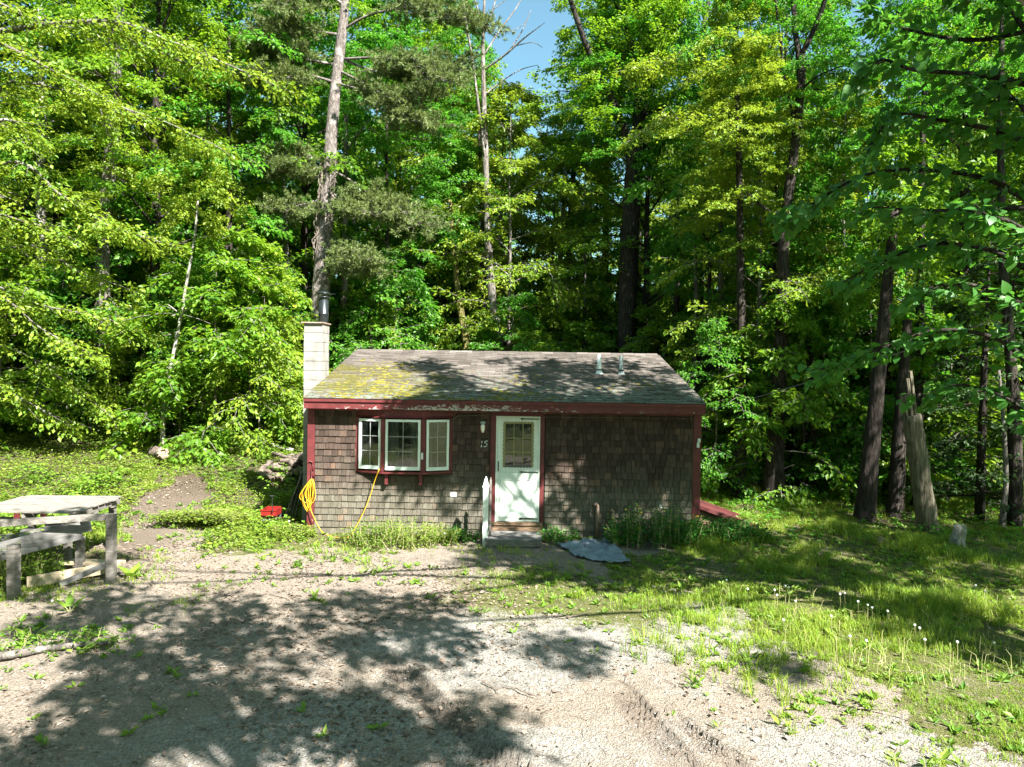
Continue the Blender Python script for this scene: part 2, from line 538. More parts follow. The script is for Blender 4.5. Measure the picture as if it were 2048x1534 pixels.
# ------------------------------------------------------------------ cabin materials
def shingle_material():
    m, nt, b = nmat('cedar_shingle')
    pos = wpos(nt)
    sep = N(nt, 'ShaderNodeSeparateXYZ'); nt.links.new(pos, sep.inputs[0])
    r = rnd(nt)
    grain = noise(nt, wpos(nt, (60, 60, 2.5)), 1.0, 5, .6)
    big = noise(nt, pos, 1.3, 4, .6)
    brown = ramp(nt, r, [(0, (0.0410, 0.0279, 0.0213)), (.5, (0.0672, 0.0451, 0.0344)), (.9, (0.0943, 0.0656, 0.0508)), (1, (0.1476, 0.0902, 0.0590))])
    grey = ramp(nt, r, [(0, (0.1125, 0.1017, 0.0747)), (.5, (0.1422, 0.1305, 0.0990)), (.9, (0.1755, 0.1620, 0.1260)), (1, (0.1890, 0.1395, 0.0945))])
    zz = mathn(nt, 'ADD', sep.outputs[2], mathn(nt, 'MULTIPLY', mathn(nt, 'SUBTRACT', big, .5), 1.4))
    c = mixc(nt, maprange(nt, zz, .75, 1.5), grey, brown)
    c = mixc(nt, maprange(nt, grain, .25, .75, .7, 0), c, (.018, .013, .010))
    nt.links.new(c, b.inputs['Base Color'])
    b.inputs['Roughness'].default_value = .85
    b.inputs['Specular IOR Level'].default_value = .2
    bump(nt, b, grain, .6, .006)
    return m
M['shingle'] = shingle_material()

def roof_material():
    m, nt, b = nmat('asphalt_roofing')
    pos = wpos(nt)
    r = rnd(nt)
    fine = noise(nt, pos, 60, 5, .7)
    base = ramp(nt, mathn(nt, 'ADD', mathn(nt, 'MULTIPLY', r, .55), mathn(nt, 'MULTIPLY', fine, .45)), [(.2, (0.0612, 0.0526, 0.0446)), (.5, (0.1008, 0.0864, 0.0749)), (.8, (0.1512, 0.1332, 0.1188))])
    # pale blue-green lichen rosettes, denser towards the eave
    sep = N(nt, 'ShaderNodeSeparateXYZ'); nt.links.new(pos, sep.inputs[0])
    lich = noise(nt, pos, 9, 6, .75)
    edge = maprange(nt, sep.outputs[1], 13.7, 17.5, .09, -.06)
    lm = maprange(nt, mathn(nt, 'ADD', lich, edge), .56, .63)
    c = mixc(nt, mathn(nt, 'MULTIPLY', lm, .75), base, (.145, .195, .15))
    # moss film on the left half
    mo = noise(nt, wpos(nt, (1, 1.6, 1)), 1.6, 5, .7)
    left = maprange(nt, sep.outputs[0], -3.3, 1.6, .16, -.16)
    bell = maprange(nt, mathn(nt, 'ABSOLUTE', mathn(nt, 'SUBTRACT', sep.outputs[1], 15.2)), .8, 2.8, .05, -.25)
    mm = maprange(nt, mathn(nt, 'ADD', mathn(nt, 'ADD', mo, left), bell), .57, .74)
    mc = ramp(nt, fine, [(.3, (0.0372, 0.0403, 0.0074)), (.55, (0.1054, 0.0961, 0.0124)), (.8, (0.1860, 0.1550, 0.0186))])
    c = mixc(nt, mathn(nt, 'MULTIPLY', mm, .8), c, mc)
    nt.links.new(c, b.inputs['Base Color'])
    b.inputs['Roughness'].default_value = .9
    b.inputs['Specular IOR Level'].default_value = .25
    bump(nt, b, fine, .5, .01)
    return m
M['roof'] = roof_material()

def red_paint(name, peel):
    m, nt, b = nmat(name)
    pos = wpos(nt)
    f = noise(nt, pos, 6, 5, .6)
    c = ramp(nt, f, [(.3, (.066, .009, .010)), (.7, (.122, .017, .018))])
    if peel:
        sep = N(nt, 'ShaderNodeSeparateXYZ'); nt.links.new(pos, sep.inputs[0])
        n1 = noise(nt, wpos(nt, (1, 1, 2.2)), 7, 7, .75, .4)
        # worst along the middle of the fascia and on its lower edge
        w = maprange(nt, mathn(nt, 'ABSOLUTE', mathn(nt, 'SUBTRACT', sep.outputs[0], -.9)), .3, 2.4, .12, -.03)
        low = maprange(nt, sep.outputs[2], 2.5, 2.62, .06, -.06)
        k = mathn(nt, 'ADD', mathn(nt, 'ADD', n1, w), low)
        c = mixc(nt, maprange(nt, k, .60, .63), c, ramp(nt, noise(nt, pos, 30, 4), [(.4, (.12, .10, .085)), (.55, (.46, .43, .385))]))
    else:
        n1 = noise(nt, pos, 16, 7, .75)
        c = mixc(nt, maprange(nt, n1, .665, .68), c, (.42, .33, .30))
    nt.links.new(c, b.inputs['Base Color'])
    b.inputs['Roughness'].default_value = .6
    bump(nt, b, f, .15, .01)
    return m
M['red'] = red_paint('barn_red_paint', False)
M['red_peel'] = red_paint('peeling_red_paint', True)
M['maroon'] = pm('worn_shaded_maroon_paint', (.035, .010, .010), (.105, .022, .02), 7, (1, 1, 1), rough=.75, bs=.4)  # worn red, darkened so the plants' shade on the bulkhead sits in the colour
def white_paint():
    m, nt, b = nmat('white_paint')
    st = noise(nt, wpos(nt, (6, 6, 1.2)), 2.2, 6, .7)
    fi = noise(nt, wpos(nt), 30, 5, .7)
    c = ramp(nt, mathn(nt, 'ADD', mathn(nt, 'MULTIPLY', st, .7), mathn(nt, 'MULTIPLY', fi, .3)), [(.28, (.36, .38, .33)), (.42, (.56, .62, .56)), (.62, (.64, .71, .65))])
    nt.links.new(c, b.inputs['Base Color'])
    b.inputs['Roughness'].default_value = .5
    bump(nt, b, fi, .1, .005)
    return m
M['white'] = white_paint()
M['greypaint'] = pm('grey_white_paint', (.30, .31, .29), (.42, .43, .41), 8, rough=.5, bs=0)
M['cream'] = pm('cream_trim', (.20, .185, .085), (.29, .265, .13), 9, rough=.6, bs=.1)
M['black'] = pm('black_iron', (.012, .012, .012), (.03, .03, .03), 20, rough=.5, bs=.2)
M['block'] = pm('concrete_block', (0.1482, 0.1420, 0.1287), (0.2808, 0.2691, 0.2457), 4, rough=.95, bs=.5, bd=.01)
M['mortar'] = pm('chimney_mortar', (0.1445, 0.1360, 0.1232), (0.2210, 0.2082, 0.1913), 20, rough=.95)
M['rust'] = pm('rusty_cap', (.16, .10, .07), (.34, .27, .21), 12, rough=.8)
M['flue'] = pm('black_flue', (.018, .024, .026), (.05, .058, .06), 6, rough=.3, bs=.05, metal=.6)
M['galv'] = pm('grey_vent_metal', (.22, .27, .26), (.34, .38, .37), 14, rough=.5, bs=.1)
M['whitepipe'] = pm('white_pvc', (.70, .74, .72), (.80, .83, .81), 8, rough=.4, bs=0)
M['greywood'] = pm('weathered_wood', (0.0723, 0.0646, 0.0553), (0.2040, 0.1870, 0.1658), 2.2, (3, 3, 14), rough=.9, bs=.7, bd=.01)
M['deckwood'] = pm('bleached_plank', (0.0936, 0.0828, 0.0720), (0.2592, 0.2376, 0.2088), 2.6, (2, 14, 14), rough=.9, bs=.6, bd=.01)
M['greyplank'] = pm('grey_plank', (0.0748, 0.0722, 0.0686), (0.1760, 0.1716, 0.1602), 2.0, (2, 2, 16), rough=.9, bs=.6, bd=.01)
M['rotwood'] = pm('rotten_wood', (.07, .045, .03), (.27, .18, .11), 5, (2, 2, 9), rough=.95, bs=.9, bd=.02)
M['palewood'] = pm('pale_new_wood', (0.2800, 0.2240, 0.1400), (0.3920, 0.3290, 0.2240), 3, (2, 9, 9), rough=.8, bs=.3)
M['log'] = pm('log_bark', (0.0382, 0.0289, 0.0221), (0.1700, 0.1360, 0.1105), 9, (1, 1, 1), rough=.95, bs=.9, bd=.03)
M['logend'] = pm('cut_log_end', (.17, .11, .075), (.34, .26, .19), 14, rough=.9, bs=.4)
M['tarp'] = pm('faded_blue_tarp', (.11, .15, .19), (.21, .25, .29), 5, rough=.55, bs=.25, bd=.02)
M['cord'] = pm('yellow_cord', (0.4960, 0.2720, 0.0120), (0.6000, 0.3600, 0.0240), 30, rough=.5, bs=0)
M['toyred'] = pm('red_enamel', (0.1440, 0.0096, 0.0096), (0.2240, 0.0200, 0.0160), 9, rough=.35, bs=.05)
M['seed'] = pm('seed_head_white', (.72, .72, .68), (.85, .85, .82), 90, rough=1, bs=.6)
M['stem'] = pm('dandelion_stem', (.22, .24, .08), (.36, .32, .17), 12, rough=.8, bs=0)
M['yellow'] = pm('yellow_petal', (.62, .48, .01), (.75, .60, .02), 20, rough=.6, bs=0)
M['litter'] = leaf_mat('dead_leaf', (0.0359, 0.0251, 0.0161), (0.1615, 0.1211, 0.0897), (0.3588, 0.3005, 0.2467), .12, (.3, .2, .1), .9)
M['pebble'] = pm('pebble_stone', (0.1040, 0.0960, 0.0840), (0.3040, 0.2880, 0.2640), 25, rough=.9, bs=.3)
M['twig'] = pm('dead_twig', (.07, .055, .045), (.26, .22, .18), 14, rough=.95, bs=.4)
M['hose'] = pm('grey_drain_hose', (.28, .30, .29), (.42, .44, .42), 12, rough=.6, bs=0)
M['wire'] = pm('grey_service_wire', (.10, .10, .10), (.18, .18, .18), 5, rough=.6, bs=0)
M['moss'] = leaf_mat('roof_moss_cushion', (0.0540, 0.0600, 0.0090), (0.1440, 0.1260, 0.0150), (0.2400, 0.1980, 0.0240), .1, (.3, .3, .02), .95)
M['siding'] = M['shingle']

def glass_material():
    m, nt, b = nmat('window_glass')
    tr = N(nt, 'ShaderNodeBsdfTransparent'); tr.inputs[0].default_value = (.80, .86, .83, 1)
    gl = N(nt, 'ShaderNodeBsdfGlossy'); gl.inputs['Roughness'].default_value = .015
    bp = N(nt, 'ShaderNodeBump'); bp.inputs['Strength'].default_value = .10; bp.inputs['Distance'].default_value = .02
    nt.links.new(noise(nt, wpos(nt), 2.2, 2), bp.inputs['Height']); nt.links.new(bp.outputs[0], gl.inputs['Normal'])
    fr = N(nt, 'ShaderNodeFresnel'); fr.inputs[0].default_value = 1.75
    dust = N(nt, 'ShaderNodeBsdfDiffuse'); dust.inputs[0].default_value = (.35, .35, .32, 1)
    m1 = N(nt, 'ShaderNodeMixShader'); nt.links.new(fr.outputs[0], m1.inputs[0]); nt.links.new(tr.outputs[0], m1.inputs[1]); nt.links.new(gl.outputs[0], m1.inputs[2])
    m2 = N(nt, 'ShaderNodeMixShader'); nt.links.new(maprange(nt, noise(nt, wpos(nt), 3.0, 5, .7), .45, .8, .0, .12), m2.inputs[0]); nt.links.new(m1.outputs[0], m2.inputs[1]); nt.links.new(dust.outputs[0], m2.inputs[2])
    nt.links.new(m2.outputs[0], nt.nodes['Material Output'].inputs[0])
    return m
M['curtain'] = pm('thin_curtain', (.16, .17, .16), (.30, .31, .29), 3, (10, 1, 1), rough=.9, bs=.3)
M['innerdoor'] = pm('dark_inner_door', (.02, .018, .015), (.05, .045, .04), 4, rough=.5, bs=.1)
M['glass'] = glass_material()
def bulb_material():
    m, nt, b = nmat('clear_jar_glass')
    b.inputs['Base Color'].default_value = (.75, .72, .62, 1)
    b.inputs['Roughness'].default_value = .08
    b.inputs['Specular IOR Level'].default_value = .8
    return m
M['jar'] = bulb_material()

# ------------------------------------------------------------------ the cabin
XL, XR, YF, YB = -4.01, 3.743, 14.0, 22.7          # walls
YE, ZE, YR, ZR = 13.70, 2.70, 18.32, 3.74            # eave and ridge of the front slope
cabin = empty('cabin', (0, 14.0, 0), 'small one-storey cabin with dark cedar shingles, red trim and a mossy low roof', 'cabin')
SLOPE = math.atan2(ZR - ZE, YR - YE)

# front wall (backing sheet) and its shingles
w = MB()
w.span((XL, YF, -.05), (-3.07, YF + .12, 2.56)); w.span((-1.16, YF, -.05), (-.40, YF + .12, 2.56)); w.span((.66, YF, -.05), (XR, YF + .12, 2.56))
w.span((-3.07, YF, -.05), (-1.16, YF + .12, 1.22)); w.span((-3.07, YF, 2.44), (-1.16, YF + .12, 2.56)); w.span((-.40, YF, 2.44), (.66, YF + .12, 2.56)); w.span((-.40, YF, -.05), (.66, YF + .12, .10))
wall = w.build('wall', M['shingle'], cabin)
shm = MB()
# unit shingle: 1 wide, 1 high, thick at the butt
shm.add([[-.5, 0, 0], [.5, 0, 0], [.5, 1, 0], [-.5, 1, 0], [-.5, 0, 1], [.5, 0, 1], [.5, .8, 1], [-.5, .8, 1]],
        [[0, 3, 2, 1], [4, 5, 6, 7], [0, 1, 5, 4], [1, 2, 6, 5], [2, 3, 7, 6], [3, 0, 4, 7]])
shingle_mesh = shm.mesh('shingle', M['shingle'])
EXPO = .129
def wall_blocked(x0, x1, z0, z1):
    if x1 > -3.07 and x0 < -1.16 and z1 > 1.24: return True
    if x1 > -.42 and x0 < .68: return True
    return False
sh = []
g = np.random.default_rng(4)
nc = int(2.45 / EXPO) + 1
for k in range(nc):
    z0 = .0 + k * EXPO
    x = XL + .13
    first = True
    xe = XR - .14
    while x < xe - .02:
        wd = float(g.choice([.075, .09, .105, .12, .14, .165])) * g.uniform(.9, 1.1)
        if first: wd *= g.uniform(.4, 1); first = False
        x1 = min(x + wd, xe)
        # cut at openings
        for e in ((-3.07, 1.24), (-.42, -1)):
            if x < e[0] < x1 and z0 + EXPO > e[1]: x1 = e[0]
        if x1 - x > .02 and not wall_blocked(x + .003, x1 - .003, z0, z0 + EXPO - .02):
            sh.append((x, x1, z0 + g.uniform(-.006, .004), g.uniform(.027, .035)))
            x = x1
        else:
            nx = x1
            if wall_blocked(x + .003, x1 - .003, z0, z0 + EXPO - .02):
                for e0, e1, zz in ((-3.07, -1.16, 1.24), (-.42, .68, -1)):
                    if x + .003 >= e0 - .01 and x < e1 and z0 + EXPO - .02 > zz: nx = e1
            x = max(nx, x + .02)
sh.sort(key=lambda t: -(t[1] - t[0]))
def shingle_matrix(t):
    x0, x1, z, th = t
    # height runs up the wall (local Y), thickness toward the viewer (local Z)
    return ((x0 + x1) / 2, YF - .006, z, (x1 - x0) - .007, EXPO + .03, th)
for t in sh[:300]:
    cx, cy, cz, sx, sy, sz = shingle_matrix(t)
    o = link('shingle', shingle_mesh, wall, (cx, cy - YF - 0.0, cz), (PI / 2 - .15, 0, 0), (sx, sy, sz))
uv = np.array([v.co[:] for v in shingle_mesh.vertices]); uf = np.array([p.vertices[:] for p in shingle_mesh.polygons])
rest = MB()
Rx = np.array(Matrix.Rotation(PI / 2 - .15, 3, 'X'))
for t in sh[300:]:
    cx, cy, cz, sx, sy, sz = shingle_matrix(t)
    rest.add((uv * np.array([sx, sy, sz])) @ Rx.T + np.array([cx, cy, cz]), uf)
tag(rest.build('shingle_courses', M['shingle'], wall), kind='stuff')

# side and back walls, lapped courses
sw = MB()
for X, s in ((XL, 1), (XR, -1)):
    sw.span((X if s > 0 else X - .12, YF + .12, -.1), (X + .12 if s > 0 else X, YB, 2.56))
    sw.add([[X, YF + .12, 2.56], [X, YB, 2.56], [X, YR, ZR - .13], [X + .12 * s, YF + .12, 2.56], [X + .12 * s, YB, 2.56], [X + .12 * s, YR, ZR - .13]],
           [[0, 1, 2], [3, 5, 4], [0, 2, 5], [0, 5, 3], [1, 4, 5], [1, 5, 2]])
    for k in range(19):
        z0 = k * EXPO + .0
        sw.add([[X - s * .016, YF + .10, z0], [X - s * .016, YB, z0], [X - s * .002, YB, z0 + EXPO], [X - s * .002, YF + .10, z0 + EXPO], [X, YF + .10, z0], [X, YB, z0]],
               [[0, 1, 2, 3], [0, 4, 5, 1]])
sw.span((XL, YB - .12, -.1), (XR, YB + .002, 2.56))
sw.build('wall', M['shingle'], cabin)

# corner boards, frieze, fascia
for a, b_ in ((XL - .02, XL + .125), (XR - .135, XR + .02)):
    MB().span((a, YF - .03, .02), (b_, YF + .1, 2.50)).build('corner_board', M['red'], cabin)
MB().span((XL + .127, YF - .022, 2.44), (XR - .137, YF + .02, 2.555)).build('frieze_board', M['red'], cabin)
MB().span((XL - .022, YE + .012, 2.497), (XR + .022, YE + .047, 2.637)).build('fascia_board', M['red_peel'], cabin)
MB().span((XL - .026, YE - .016, 2.632), (XR + .026, YE + .012, 2.688)).build('drip_board', M['red'], cabin)
MB().span((XL, YE + .048, 2.500), (XR, YF - .031, 2.52)).build('soffit', M['red'], cabin)
for X in (XL - .024, XR):
    for (ya, za, yb, zb) in ((YE + .05, ZE - .1, YR, ZR - .1), (YR, ZR - .1, 2 * YR - YE, ZE - .1)):
        MB().beam((X + .012, ya, za), (X + .012, yb, zb), .024, .13).build('rake_board', M['red'], cabin)

# roof deck and roofing
rf = MB()
for (ya, za, yb, zb) in ((YE, ZE, YR, ZR), (2 * YR - YE, ZE, YR, ZR)):
    rf.add([[XL - .03, ya, za - .03], [XR + .03, ya, za - .03], [XR + .03, yb, zb - .03], [XL - .03, yb, zb - .03],
            [XL - .03, ya, za - .012], [XR + .03, ya, za - .012], [XR + .03, yb, zb - .012], [XL - .03, yb, zb - .012]],
           [[0, 3, 2, 1], [4, 5, 6, 7], [0, 1, 5, 4], [1, 2, 6, 5], [2, 3, 7, 6], [3, 0, 4, 7]])
roof = rf.build('roof', M['roof'], cabin)
tb = MB()
Lr = math.hypot(YR - YE, ZR - ZE)
CE = .137
g = np.random.default_rng(8)
ux = np.array([1, 0, 0]); us = np.array([0, math.cos(SLOPE), math.sin(SLOPE)]); un = np.array([0, -math.sin(SLOPE), math.cos(SLOPE)])
E0 = np.array([0, YE - .02, ZE - .0])
sag = lambda x, s: -.02 * math.sin(PI * min(1, max(0, (x - XL) / (XR - XL)))) * (s / Lr)
for k in range(int(Lr / CE) + 1):
    s0 = k * CE
    x = XL - .03 - (.15 if k % 2 else 0)
    while x < XR + .03:
        x1 = x + .305
        xa, xb = max(x + .003, XL - .035), min(x1 - .003, XR + .035)
        if xb > xa:
            j = g.uniform(-.012, .008); lift = g.uniform(.006, .016)
            s1 = min(s0 + CE + .02, Lr)
            P = [E0 + ux * xx + us * (ss + j) + un * nn for (xx, ss, nn) in
                 ((xa, s0, -.002), (xb, s0, -.002), (xb, s1, -.006), (xa, s1, -.006), (xa, s0, lift), (xb, s0, lift), (xb, s1, -.003), (xa, s1, -.003))]
            tb.add(P, [[4, 5, 6, 7], [0, 1, 5, 4], [1, 2, 6, 5], [3, 0, 4, 7]])
        x = x1
tag(tb.build('roof_tabs', M['roof'], roof), kind='stuff')
rc = MB()
for i in range(26):
    xa = XL + i * (XR - XL) / 26; xb = xa + (XR - XL) / 26 - .006
    dz = .012 + .004 * (i % 2)
    rc.add([[xa, YR - .13, ZR - .03 + dz], [xb, YR - .13, ZR - .03 + dz], [xb, YR, ZR + .012 + dz], [xa, YR, ZR + .012 + dz], [xa, YR + .13, ZR - .03 + dz], [xb, YR + .13, ZR - .03 + dz],
            [xa, YR - .13, ZR - .045], [xb, YR - .13, ZR - .045]], [[0, 1, 2, 3], [3, 2, 5, 4], [6, 7, 1, 0]])
rc.build('ridge_cap', M['roof'], roof)
def roof_pt(x, s, n=0.0):
    return E0 + ux * x + us * s + un * n
def roof_hit(px, py):
    d = np.array(ray(px, py)); o = np.array([0, 0, CAMZ])
    t = ((E0 - o) @ un) / (d @ un)
    return o + d * t
# moss cushions on the roof
mo = MB()
ico_v = np.array([[math.cos(a) * r_, math.sin(a) * r_, z_] for (r_, z_) in ((1, 0), (.72, .55)) for a in np.arange(6) * PI / 3] + [[0, 0, .8]])
ico_f = [[i, (i + 1) % 6, 6 + (i + 1) % 6] for i in range(6)] + [[i, 6 + (i + 1) % 6, 6 + i] for i in range(6)] + [[6 + i, 6 + (i + 1) % 6, 12] for i in range(6)]
g = np.random.default_rng(12)
Rm = np.array([ux, us, un]).T
spots = [(760, 775, 95, 25, 240), (820, 785, 70, 12, 150), (760, 740, 70, 22, 90), (700, 790, 60, 6, 60), (1020, 790, 50, 10, 60), (1050, 760, 45, 12, 40), (930, 800, 160, 5, 120), (1260, 770, 60, 20, 30)]
for (cx, cy, rx, ry, n) in spots:
    for _ in range(n):
        q = roof_hit(cx + g.normal() * rx * .55, cy + g.normal() * ry * .55)
        if q[1] < YE - .01 or q[1] > YR - .2 or q[0] < XL or q[0] > XR: continue
        r_ = g.uniform(.015, .05)
        mo.add((ico_v * np.array([r_ * g.uniform(.8, 1.8), r_, r_ * .30])) @ Rm.T + q + un * .006, ico_f)
tag(mo.build('roof_moss', M['moss'], roof, smooth_f=True), kind='stuff')

# roof vent pipes
def vent(px, py, ztop_py, r_, m, mf):
    q = roof_hit(px, py)
    top = at(px, ztop_py, q[1]).z
    t = MB().lathe([(0, top - q[2]), (r_ * .8, top - q[2]), (r_, top - q[2] - .004), (r_, -.03)], 14, q)
    o = t.build('vent_pipe', m, cabin, True)
    MB().lathe([(r_ + .002, .075), (r_ + .012, .07), (.075, .02), (.095, -.0), (.10, -.03)], 16, q).build('flashing', mf, o, True)
    MB().lathe([(r_ + .002, .098), (r_ + .02, .092), (r_ + .02, .074), (r_ + .002, .07)], 14, q).build('collar', M['black'], o, True)
vent(1198, 747, 708, .048, M['whitepipe'], M['whitepipe'])
vent(1242, 748, 711, .045, M['galv'], M['galv'])

# chimney of single blocks, with a metal flue
CX0, CX1, CY0, CY1, CZ = -4.42, -4.03, 15.0, 15.55, 4.22
ch = MB().span((CX0 + .012, CY0 + .012, -.1), (CX1 - .012, CY1 - .012, CZ - .01)).build('chimney', M['mortar'], cabin)
g = np.random.default_rng(5)
k = 0; z = CZ
bm_ = MB()
while z > .05:
    z0 = z - .193
    j = g.uniform(-.004, .004, 2)
    MB().span((CX0 + j[0], CY0 + j[1], z0), (CX1 + j[0], CY1 + j[1], z)).build('concrete_block', M['block'], ch)
    z = z0 - .008
MB().span((CX0 - .05, CY0 - .05, CZ + .001), (CX1 + .03, CY1 + .03, CZ + .026)).build('chimney_cap', M['rust'], ch)
fp = Vector((-4.10, 15.33, 0))
zt = at(650, 596, 15.33).z
fl = MB().lathe([(.104, CZ + .02), (.104, zt - .36), (.108, zt - .355), (.108, zt - .34), (.104, zt - .335), (.104, zt - .02), (.09, zt - .015), (0, zt - .015)], 20, (fp.x, fp.y, 0)).build('flue_pipe', M['flue'], cabin, True)
MB().lathe([(.0, zt + .03), (.135, zt + .025), (.14, zt + .012), (.135, zt), (.0, zt)], 20, (fp.x, fp.y, 0)).build('spark_ring', M['flue'], fl, True)
MB().lathe([(0, zt + .155), (.05, zt + .145), (.155, zt + .10), (.158, zt + .085), (0, zt + .085)], 20, (fp.x, fp.y, 0)).build('flue_cap', M['flue'], fl, True)
st = MB()
for a in range(4):
    st = MB().span((fp.x + .1 * math.cos(a * PI / 2 + .4) - .008, fp.y + .1 * math.sin(a * PI / 2 + .4) - .008, zt + .02), (fp.x + .1 * math.cos(a * PI / 2 + .4) + .008, fp.y + .1 * math.sin(a * PI / 2 + .4) + .008, zt + .09))
    st.build('cap_strut', M['flue'], fl)
MB().tube([(fp.x, fp.y, zt + .10), (fp.x + .25, fp.y, zt + .085)], .008, 5).build('cap_brace', M['flue'], fl)

# bay window
def V3(*a): return Vector(a)
bayP = [V3(-3.07, 14.0, 0), V3(-2.50, 13.79, 0), V3(-1.715, 13.79, 0), V3(-1.16, 14.0, 0)]
Z0, Z1 = 1.235, 2.325
bt = MB()
def bay_slab(z0, z1, out):
    pts = [bayP[0] + V3(-out, 0, 0), bayP[1] + V3(-out * .5, -out, 0), bayP[2] + V3(out * .5, -out, 0), bayP[3] + V3(out, 0, 0)]
    back = [V3(bayP[3].x + out, 14.05, 0), V3(bayP[0].x - out, 14.05, 0)]
    pts = pts + back; n = len(pts)
    A = [(p.x, p.y, z0) for p in pts]; B = [(p.x, p.y, z1) for p in pts]
    F = [[0, i, i + 1] for i in range(1, n - 1)] 
    b_ = MB()
    b_.add(A + B, [[f[0], f[2], f[1]] for f in F] + [[n + f[0], n + f[1], n + f[2]] for f in F] + sum([[[i, (i + 1) % n, n + (i + 1) % n], [i, n + (i + 1) % n, n + i]] for i in range(n)], []))
    return b_
bay = bay_slab(Z0, Z0 + .04, .022).build('bay_window', M['red'], cabin)
bay_slab(Z1 + .0, 2.495, .0).build('bay_head', M['red'], bay)
# little hipped canopy piece over the head
cp = MB()
for (a, b_) in ((0, 1), (1, 2), (2, 3)):
    pa, pb = bayP[a], bayP[b_]
    oa = V3(-.04 if a == 0 else 0, -.045 if a in (1, 2) else -.01, 0); ob = V3(.04 if b_ == 3 else 0, -.045 if b_ in (1, 2) else -.01, 0)
    qa, qb = pa + oa, pb + ob
    cp.add([(qa.x, qa.y, Z1 + .005), (qb.x, qb.y, Z1 + .005), (pb.x, pb.y + .01, Z1 + .05), (pa.x, pa.y + .01, Z1 + .05), (pa.x, pa.y + .02, Z1 + .003), (pb.x, pb.y + .02, Z1 + .003)],
           [[0, 1, 2, 3], [0, 4, 5, 1]])
cp.build('bay_drip_cap', M['red'], bay)
for p in bayP:
    mul = MB().span((p.x - .045 + (.03 if p is bayP[0] else -.03 if p is bayP[3] else 0), p.y - .012, Z0 + .045), (p.x + .045 + (.03 if p is bayP[0] else -.03 if p is bayP[3] else 0), p.y + .07, Z1))
    mul.build('mullion', M['red'], bay)
def sash(pa, pb, inset0, inset1, z0, z1, name, open_deg=0, white=True):
    d = (pb - pa); L = d.length; x = d.normalized(); nrm = V3(x.y, -x.x, 0)
    a = pa + x * inset0 + nrm * .02; b_ = pb - x * inset1 + nrm * .02
    if open_deg:
        Rz = Matrix.Rotation(R(open_deg), 3, 'Z')
        b_ = a + Rz @ (b_ - a)
        x = (b_ - a).normalized(); nrm = V3(x.y, -x.x, 0)
    W_ = (b_ - a).length
    fr = MB()
    def bar(u0, u1, v0, v1, t0, t1, mb):
        c = a + x * (u0 + u1) / 2 + nrm * (t0 + t1) / 2
        Mx = np.array([[x[i], -nrm[i], (0, 0, 1)[i]] for i in range(3)])
        mb.box((c.x, c.y, (v0 + v1) / 2), (u1 - u0, t1 - t0, v1 - v0), rot=Mx)
    f = .045
    bar(0, f, z0, z1, -.02, .025, fr); bar(W_ - f, W_, z0, z1, -.02, .025, fr)
    bar(f, W_ - f, z0, z0 + f, -.02, .023, fr); bar(f, W_ - f, z1 - f, z1, -.02, .023, fr)
    bar(0, W_, z0 - .02, z0 - .001, -.02, .035, fr)
    fo = fr.build('window_frame', M['white'], bay)
    gx = [f + (W_ - 2 * f) * i / 2 for i in range(3)]; gz = [z0 + f + (z1 - z0 - 2 * f) * i / 3 for i in range(4)]
    for i in range(2):
        for j in range(3):
            pn = MB(); bar(gx[i] + .002, gx[i + 1] - .002, gz[j] + .002, gz[j + 1] - .002, -.008, -.002, pn)
            pn.build('pane', M['glass'], bay)
    mt = MB()
    bar(gx[1] - .004, gx[1] + .004, gz[0], gz[3], -.006, .004, mt)
    for j in (1, 2): bar(gx[0], gx[2], gz[j] - .004, gz[j] + .004, -.0055, .0045, mt)
    mt.build('muntin', M['greypaint'], bay)
    # curtain hung inside, gathered in folds
    cu = MB(); nf = 14; half = W_ * (.30 if name == 'mid' else .22)
    for (u0, u1) in ((f, f + half),) if name != 'mid' else ((f * .8, f + half), (W_ - f - half * .8, W_ - f * .8)):
        uu = np.linspace(u0, u1, nf); V_ = []
        for q_, u_ in enumerate(uu):
            c_ = a + x * u_ - nrm * (.07 + .02 * math.sin(q_ * 1.7))
            V_ += [(c_.x, c_.y, z0 + .02), (c_.x, c_.y, z1 - .01)]
        cu.add(V_, [[2 * q_, 2 * q_ + 2, 2 * q_ + 3, 2 * q_ + 1] for q_ in range(nf - 1)])
    cu.build('curtain', M['curtain'], bay)
    return a, b_
sash(bayP[0], bayP[1], .085, .06, 1.335, 2.30, 'left', 6)
sash(bayP[1], bayP[2], .052, .052, 1.335, 2.30, 'mid')
sash(bayP[2], bayP[3], .055, .085, 1.325, 2.30, 'right')
for X in (-2.44, -1.77):
    MB().add
    b_ = MB(); b_.prism([(X - .035, Z0 - .002), (X + .035, Z0 - .002), (X + .03, Z0 - .22), (X - .03, Z0 - .22)], (YF - .15, YF - .02)); b_.build('bracket', M['red'], bay)
pa = at(840.5, 912, 13.76)
MB().span((pa.x + .015, 13.755, 1.53), (pa.x + .055, 13.775, 1.66)).build('latch', M['white'], bay)

